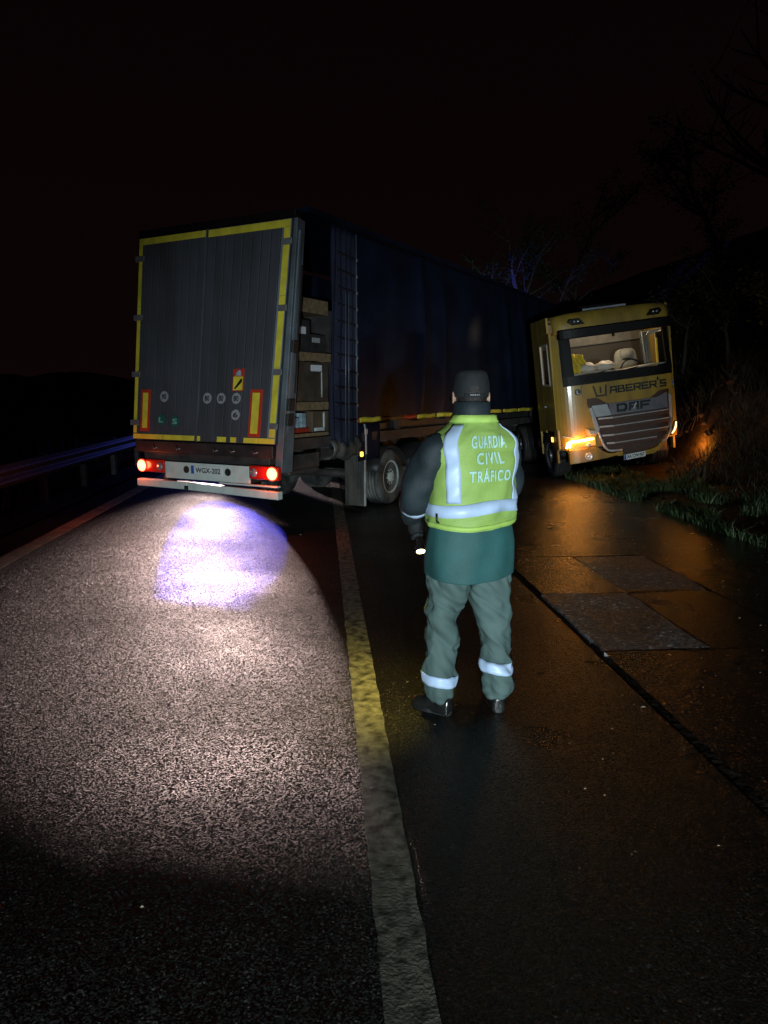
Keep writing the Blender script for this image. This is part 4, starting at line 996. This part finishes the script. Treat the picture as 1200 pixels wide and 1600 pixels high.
# body: one continuous mesh
b = MB()
rings = [ell(0, 0, z, a, c_) for z, a, c_ in ((.80, .15, .11), (.95, .16, .12), (1.1, .15, .11), (1.25, .17, .115), (1.38, .175, .11), (1.45, .13, .09), (1.50, .065, .06))]
b.loft(rings)
limb(b, [(0, .0, 1.45), (HX * .8, .015, 1.53), (HX, .03, 1.62)], [.06, .055, .06])
hr_ = []
for z, a, c_, dy in ((1.575, .035, .045, .03), (1.60, .058, .078, .022), (1.64, .070, .092, .012), (1.69, .077, .099, .0), (1.73, .077, .098, -.003), (1.765, .062, .08, -.003), (1.785, .03, .04, 0)):
    hr_.append(ell(HX - dy * hsy, HY + dy * hcy, z, a, c_, 28, HYAW, 2))
b.loft(hr_)
F = Vector((-hsy, hcy, 0)); S_ = Vector((hcy, hsy, 0)); HC = Vector((HX, HY, 1.675))
b.tube([HC + F * .085 + Vector((0, 0, .02)), HC + F * .115 - Vector((0, 0, .015))], [.010, .016], 8)             # nose
b.tube([HC + F * .088 - S_ * .022 - Vector((0, 0, .047)), HC + F * .094 - Vector((0, 0, .047)), HC + F * .088 + S_ * .022 - Vector((0, 0, .047))], .007, 6)   # lips
for sg in (-1, 1):
    e0 = HC + S_ * sg * .078 + F * .0 - Vector((0, 0, .005))
    b.loft([[e0 + S_ * sg * (.004 + .012 * k) + F * (-.006 * k) + (F * math.cos(t) * .019 + Vector((0, 0, 1)) * math.sin(t) * .033) * sc for t in (2 * math.pi * j / 14 for j in range(14))] for k, sc in ((-.6, .6), (.3, .95), (1, 1), (1.3, .85))])
limb(b, [LS, LE, LW], [.05, .042, .03]); limb(b, [RS, RE, RW], [.05, .042, .03])
limb(b, [LHip, LK, LA], [.085, .058, .045]); limb(b, [RHip, RK_, RA], [.085, .058, .045])
def hand(b, W_, dirv, nrm, curl, sg, sc=1.0):
    d = Vector(dirv).normalized(); n_ = Vector(nrm); n_ = (n_ - d * n_.dot(d)).normalized(); w = d.cross(n_) * sg
    limb(b, [W_, W_ + d * .045 * sc, W_ + d * .085 * sc], [.026 * sc, .036 * sc, .034 * sc], 14, 4)
    for i, L in enumerate((.072, .08, .075, .06)):
        q = W_ + d * .08 * sc + w * (.028 - .019 * i) * sc; pts = [q]; a = 0
        for k in range(3):
            a += curl * (1 if k else .7); q = q + (d * math.cos(a) + n_ * math.sin(a)) * L * (.42, .33, .25)[k] * sc; pts.append(q)
        limb(b, pts, [.0105 * sc, .010 * sc, .009 * sc, .007 * sc], 10, 4)
    q = W_ + d * .03 * sc + w * .03 * sc; t1 = q + (d * .6 + w * .6 + n_ * .35) * .038 * sc; t2 = t1 + (d * .7 - w * .1 + n_ * .7) * .03 * sc
    limb(b, [q, t1, t2], [.013 * sc, .0115 * sc, .009 * sc], 10, 4)
hand(b, RW, RH - RW, (-.6, 0, .5), .75, -1)
body = b.build('body', M['skin'], pe, smooth=True); remesh(body, .0058, 2)
for sg in (-1, 1):
    b = MB(); c = HC + F * .086 + S_ * sg * .031 + Vector((0, 0, .018)); b.lathe([(.001, -.010), (.008, -.006), (.0105, 0), (.008, .006), (.001, .010)], c, 'z', 12); b.build('eye', M['white'], pe, smooth=True)
# hair under the cap
b = MB(); b.loft([ell(HX + .012 * hsy, HY - .012 * hcy, z, a, c_, 28, HYAW, 2.1) for z, a, c_ in ((1.615, .060, .062), (1.635, .072, .085), (1.67, .080, .098), (1.70, .082, .102), (1.73, .07, .09))]); hair = b.build('hair', M['hair'], pe, smooth=True)
# trousers
tw = lambda p: vwr(p, .011, 10, (.75, .2, -.65), 2) + ridge(p, .014, 8, (.7, .2, -.7), 7) + ridge(p, .007, 17, (.85, 0, -.5), 4) + ridge(p, .008 * max(0, 1 - p.z * 4.5), 22, (1, .3, -.2), 11) + crease(p, .009, 7, (.75, .1, -.65), 21) + crease(p, .007, 9, (.55, .2, -.8), 33, 7)
b = MB()
b.loft([ell(0, 0, z, a, c_) for z, a, c_ in ((.90, .20, .15), (.82, .205, .152), (.75, .19, .145))])
limb(b, [LHip + Vector((-.01, 0, 0)), (-.125, -.01, .66), (-.14, .0, .42), (-.155, -.01, .25), (-.147, -.03, .15), (-.148, -.03, .075)], [.108, .102, .080, .084, .076, .058], 28, 8)
limb(b, [RHip + Vector((.01, 0, 0)), (.115, .03, .66), (.147, .03, .42), (.156, .01, .25), (.165, -.01, .15), (.165, -.02, .08)], [.108, .102, .079, .077, .071, .056], 28, 8)
tro = b.build('trousers', M['trouser'], pe, smooth=True); remesh(tro, .0062, 4, tw)
# jacket: body, collar, sleeves
jw = lambda p: vwr(p, .007, 9, (.3, 0, 1), 4) + ridge(p, .005, 9, (.4, 0, 1), 14)
secs = smooth_sections([(.79, .240, .178), (.84, .241, .178), (.95, .236, .170), (1.05, .222, .158), (1.10, .200, .14), (1.25, .19, .125), (1.40, .18, .11), (1.47, .13, .10)], 5)
b = MB(); rings = []
for z, a, c_ in secs:
    rg_ = ell(0, 0, z - (.025 if z < .8 else 0), a, c_, 56)
    rg_ = [p + Vector((p.x, p.y, 0)).normalized() * jw(p) for p in rg_]
    if z < .81: rg_ = [Vector((p.x, p.y, p.z - .02 * math.cos((p.x) / .23 * 1.5) * (1 if p.y < 0 else -.3))) for p in rg_]
    rings.append(rg_)
b.loft(rings)
jk = b.build('jacket', M['jacket'], pe, smooth=True)
sw = lambda p: vwr(p, .012, 11, (.2, .3, 1), 9) + ridge(p, .007, 14, (1, .3, .2), 12)
b = MB()
limb(b, [LS + Vector((.09, .04, .0)), LS + Vector((0, 0, -.025)), LS.lerp(LE, .5) + Vector((-.005, 0, 0)), LE, LE.lerp(LW, .5), LW], [.06, .086, .088, .080, .068, .056], 28, 7, sw)
limb(b, [RS + Vector((-.09, -.04, .0)), RS + Vector((0, 0, -.025)), RS.lerp(RE, .5), RE, RE.lerp(RW, .5), RW], [.06, .085, .084, .076, .064, .054], 28, 7, sw)
b.loft([ell(HX * .6, .012, z, a, c_, 36) for z, a, c_ in ((1.50, .115, .10), (1.56, .096, .097), (1.61, .091, .095), (1.648, .088, .093), (1.652, .080, .085), (1.60, .078, .082))], cap=False)
slv = b.build('jacket_sleeves', M['sleeve'], pe, smooth=True)
# high visibility vest
vw = lambda p: vwr(p, .013, 8, (.8, 0, .6), 1) + ridge(p, .009, 9, (.9, 0, .35), 6) + ridge(p, .004, 21, (.8, 0, .6), 16) + crease(p, .006, 6, (.85, 0, .5), 44)
secs = smooth_sections([(1.025, .232, .172), (1.07, .238, .175), (1.14, .236, .17), (1.25, .236, .166), (1.35, .243, .16), (1.42, .247, .15), (1.462, .236, .138), (1.495, .20, .125), (1.525, .15, .112), (1.552, .112, .104), (1.585, .098, .10)], 6)
b = MB(); rings = []
for z, a, c_ in secs:
    rg_ = ell(.0, 0, z, a, c_, 72, YAW, 2.4)
    out = []
    for p in rg_:
        h = Vector((p.x, p.y, 0)); k = 1 + vw(p) / max(.05, h.length)
        zz = p.z
        if z < 1.06: zz -= .03 * math.exp(-((p.x + .0) / .14) ** 2) * (1.06 - z) / .035 * .4
        out.append(Vector((p.x * k, p.y * k, zz)))
    rings.append(out)
b.loft(rings, cap=False)
vest = b.build('hi_vis_vest', M['vest'], pe, smooth=True)
bv = BVHTree.FromPolygons([Vector(v.co) for v in vest.data.vertices], [tuple(p.vertices) for p in vest.data.polygons])
def ang(t, z, off):
    """point on the vest at angle t from the middle of the back (positive = to the right) and height z"""
    d = Vector((math.sin(t) * cyw + math.cos(t) * syw, math.sin(t) * syw - math.cos(t) * cyw, 0))
    hit, nn, _, _ = bv.ray_cast(Vector((0, 0, z)) + d * 1.0, -d, 2)
    return (hit if hit is not None else Vector((0, 0, z)) + d * .15) + d * off
b = MB(); b.grid(lambda u, v: ang(-math.pi + 2 * math.pi * u, 1.092 + .062 * v + .012 * math.sin(u * 6.28 * 2 + 1), .004), 90, 2); b.build('reflective_band', M['reflect'], vest, smooth=True, solid=.003)
# the two shoulder bands
for sg in (-1, 1):
    def sb(u, v):
        z = 1.155 + .385 * v; t = sg * (.98 + .42 * max(0, v - .35) ** 1.5) ; a = t + sg * (u - .5) * (.30 if v < .8 else .30 + 1.0 * (v - .8))
        return ang(a, z, .004)
    b = MB(); b.grid(sb, 5, 26); b.build('reflective_band', M['reflect'], vest, smooth=True, solid=.003)
b = MB(); b.grid(lambda u, v: ang(-math.pi + 2 * math.pi * u, 1.548 + .034 * v, .004), 60, 2); b.build('collar_binding', M['vest_hem'], vest, smooth=True, solid=.004)
b = MB(); b.grid(lambda u, v: ang(-math.pi + 2 * math.pi * u, 1.03 + .022 * v, .003) - Vector((0, 0, .012 * math.exp(-(ang(-math.pi + 2 * math.pi * u, 1.05, 0).x / .14) ** 2))), 80, 1); b.build('hem_binding', M['vest_hem'], vest, smooth=True, solid=.004)
for s, z, w, h in (('GUARDIA', 1.455, .205, .062), ('CIVIL', 1.375, .155, .058), ('TRÁFICO', 1.295, .215, .070)):
    vs, fs = text_polys(s, w, h, space=1.22); me_ = MB(); me_.add([ang(.0 + u / .165, z + v, .008) for u, v in vs], fs); me_.build('lettering', M['lettering'], vest, solid=.001)
b = MB(); b.tube([ang(-1.35, 1.10, .012), ang(-1.33, 1.06, .012), ang(-1.35, 1.02, .01), ang(-1.3, .985, .0)], .006, 6); b.build('side_tie', M['ink'], vest, smooth=True)
# sleeve and leg reflective bands
def ringband(name, P, d, r, w, tilt=(0, 0), n=28, mm='reflect', jag=.006):
    b = MB(); d = Vector(d).normalized(); ref = Vector((0, 1, .1)); u = (ref - d * ref.dot(d)).normalized(); q = d.cross(u)
    def fn(a, v):
        t = 2 * math.pi * a; p = Vector(P) + (u * math.cos(t) + q * math.sin(t)) * (r + jag * noise.noise((math.cos(t) * 2, math.sin(t) * 2, r * 90))) + d * (w * (v - .5) + .012 * noise.noise((math.cos(t) * 1.6, math.sin(t) * 1.6, r * 77)))
        return p + Vector((0, 0, tilt[0] * math.cos(t) + tilt[1] * math.sin(t)))
    b.grid(fn, n, 2); return b.build(name, M[mm], pe, smooth=True, solid=.004)
ringband('sleeve_band', LE.lerp(LW, .30), LW - LE, .079, .055)
ringband('sleeve_band', RE.lerp(RW, .30), RW - RE, .076, .055)
tbv = BVHTree.FromPolygons([Vector(v.co) for v in tro.data.vertices], [tuple(p.vertices) for p in tro.data.polygons])
def legband(cx, cy, z, w, tl):
    def fn(u, v):
        t = 2 * math.pi * u; d = Vector((math.cos(t), math.sin(t), 0)); zz = z + w * (v - .5) + tl * math.cos(t) + .010 * noise.noise((math.cos(t) * 1.5, math.sin(t) * 1.5, z * 9))
        hit, nn, _, _ = tbv.ray_cast(Vector((cx, cy, zz)), d, .2)
        return (hit if hit is not None else Vector((cx, cy, zz)) + d * .085) + d * .004
    b = MB(); b.grid(fn, 48, 4); return b.build('leg_band', M['reflect'], pe, smooth=True, solid=.003)
legband(-.150, -.022, .190, .056, -.014); legband(.163, .0, .245, .056, -.008)
# boots
def boot(name, heel, toe, ank):
    heel = Vector(heel); toe = Vector(toe); d = (toe - heel).normalized(); L = (toe - heel).length; w = Vector((-d.y, d.x, 0)); b = MB(); rr = []
    for t, hw, hh in ((-.02, .022, .05), (.0, .034, .075), (.12, .040, .085), (.3, .040, .092), (.5, .044, .075), (.7, .050, .058), (.88, .046, .046), (.98, .028, .034), (1.02, .012, .02)):
        c = heel + d * L * t; ring = []
        for j in range(18):
            a = 2 * math.pi * j / 18; ca, sa = math.cos(a), math.sin(a)
            ring.append(c + w * hw * math.copysign(abs(ca) ** .7, ca) + Vector((0, 0, .022 + max(-.016, hh * sa) if sa < 0 else .022 + hh * sa)))
        rr.append(ring)
    b.loft(rr); limb(b, [heel + d * .05 + Vector((0, 0, .05)), Vector(ank) + Vector((0, 0, .12))], [.045, .05], 18, 4)
    o = b.build(name, M['boot'], pe, smooth=True); remesh(o, .006, 3)
    b = MB(); rr = []
    for zz in (0, .022):
        ring = []
        for k in range(28):
            a = 2 * math.pi * k / 28; u = math.cos(a); c = heel + d * L * (.5 + .53 * u); hw = (.046 if u > 0 else .040) * abs(math.sin(a)) ** .6
            ring.append(c + w * hw * (1 if math.sin(a) >= 0 else -1) + Vector((0, 0, zz)))
        rr.append(ring)
    b.loft(rr); b.build('boot_sole', M['black'], o, bevel=.003); return o
boot('boot', (-.10, -.085, 0), (-.285, .05, 0), LA); boot('boot', (.165, -.055, 0), (.155, .21, 0), RA)
# cap
b = MB(); cs = [(1.672, .086, .108), (1.70, .090, .112), (1.735, .090, .110), (1.77, .083, .10), (1.794, .074, .088), (1.806, .05, .06), (1.809, .004, .005)]
rings = []
for z, a, c_ in smooth_sections(cs, 4):
    rings.append([p for p in ell(HX, HY, z, a, c_, 40, HYAW, 2.1)])
b.loft(rings, cap=False); cap = b.build('cap', M['cap'], pe, smooth=True, solid=.004)
b = MB(); b.grid(lambda u, v: HC + F * (.10 + .085 * v * math.cos((u - .5) * 1.9)) + S_ * (u - .5) * .185 * (1 - .12 * v) + Vector((0, 0, .0 - .03 * v + .02 * math.cos((u - .5) * 3))), 14, 5); b.build('cap_peak', M['cap'], cap, smooth=True, solid=.005)
# back opening with its strap
def capback(t, z, off):
    d = Vector((math.sin(t) * hcy + math.cos(t) * hsy, math.sin(t) * hsy - math.cos(t) * hcy, 0)); r = 1 / math.sqrt((math.sin(t) / .089) ** 2 + (math.cos(t) / .111) ** 2)
    return Vector((HX, HY, z)) + d * (r + off)
b = MB(); b.grid(lambda u, v: capback(-.42 + .84 * u, 1.692 + v * .035 * math.sqrt(max(0, 1 - (2 * u - 1) ** 2)), .0035), 16, 4); b.build('cap_opening', M['hair'], cap, smooth=True)
b = MB(); b.grid(lambda u, v: capback(-.5 + 1.0 * u, 1.674 + .016 * v, .004), 16, 1); b.build('cap_strap', M['cap'], cap, smooth=True, solid=.003)
b = MB()
for k in range(5): b.add([capback(-.22 + .085 * k + q, 1.681 + r_, .0095) for q, r_ in ((0, 0), (.06, .002), (.05, .006), (.01, .005))], [(0, 1, 2, 3)])
b.build('cap_mark', M['sticker'], cap)
# glove holding the torch
b = MB(); TD = Vector((.10, -.62, -.78)).normalized(); G0 = LW
TC = Vector((-.262, .215, .935))
limb(b, [LW, LW.lerp(TC, .6), TC + Vector((-.02, .015, .01))], [.034, .042, .038], 16, 4)
nrm_ = Vector((1, 0, 0)) - TD * TD.x; nrm_.normalize(); bin_ = TD.cross(nrm_)
for i in range(4):
    o_ = TC + TD * (-.034 + .021 * i); pts = []
    for k in range(6):
        a = R(200 - 46 * k); pts.append(o_ + (nrm_ * math.cos(a) + bin_ * math.sin(a)) * (.031 - .001 * k))
    limb(b, pts, [.013, .0125, .012, .0115, .010, .008], 10, 3)
pts = [TC - TD * .03 + (nrm_ * math.cos(R(a)) + bin_ * math.sin(R(a))) * .031 - TD * t for a, t in ((215, .0), (260, .012), (310, .014))]
limb(b, pts, [.014, .013, .010], 10, 3)
b.build('glove', M['cap'], pe, smooth=True)
# torch held in the left hand
tw0 = Vector((PX, PY, 0)) + TC
to = tag(empty('torch', tw0), 'lit black torch held low in the left hand, shining yellow', 'torch')
b = MB(); b.tube([-TD * .07, -TD * .065, TD * .07, TD * .085, TD * .115, TD * .118], [.012, .016, .016, .024, .026, .026], 18); b.build('torch_barrel', M['torch_body'], to, smooth=True)
b = MB(); b.tube([TD * .1185, TD * .123, TD * .125], [.024, .022, .012], 18); b.build('torch_lens', M['torch_lens'], to, smooth=True)
p0 = tw0 + TD * .16
lamp('torch_beam', 'SPOT', p0, 27, (1, .80, .16), .02, p0 + Vector((-.48, .16, -.72)), 118, 1)
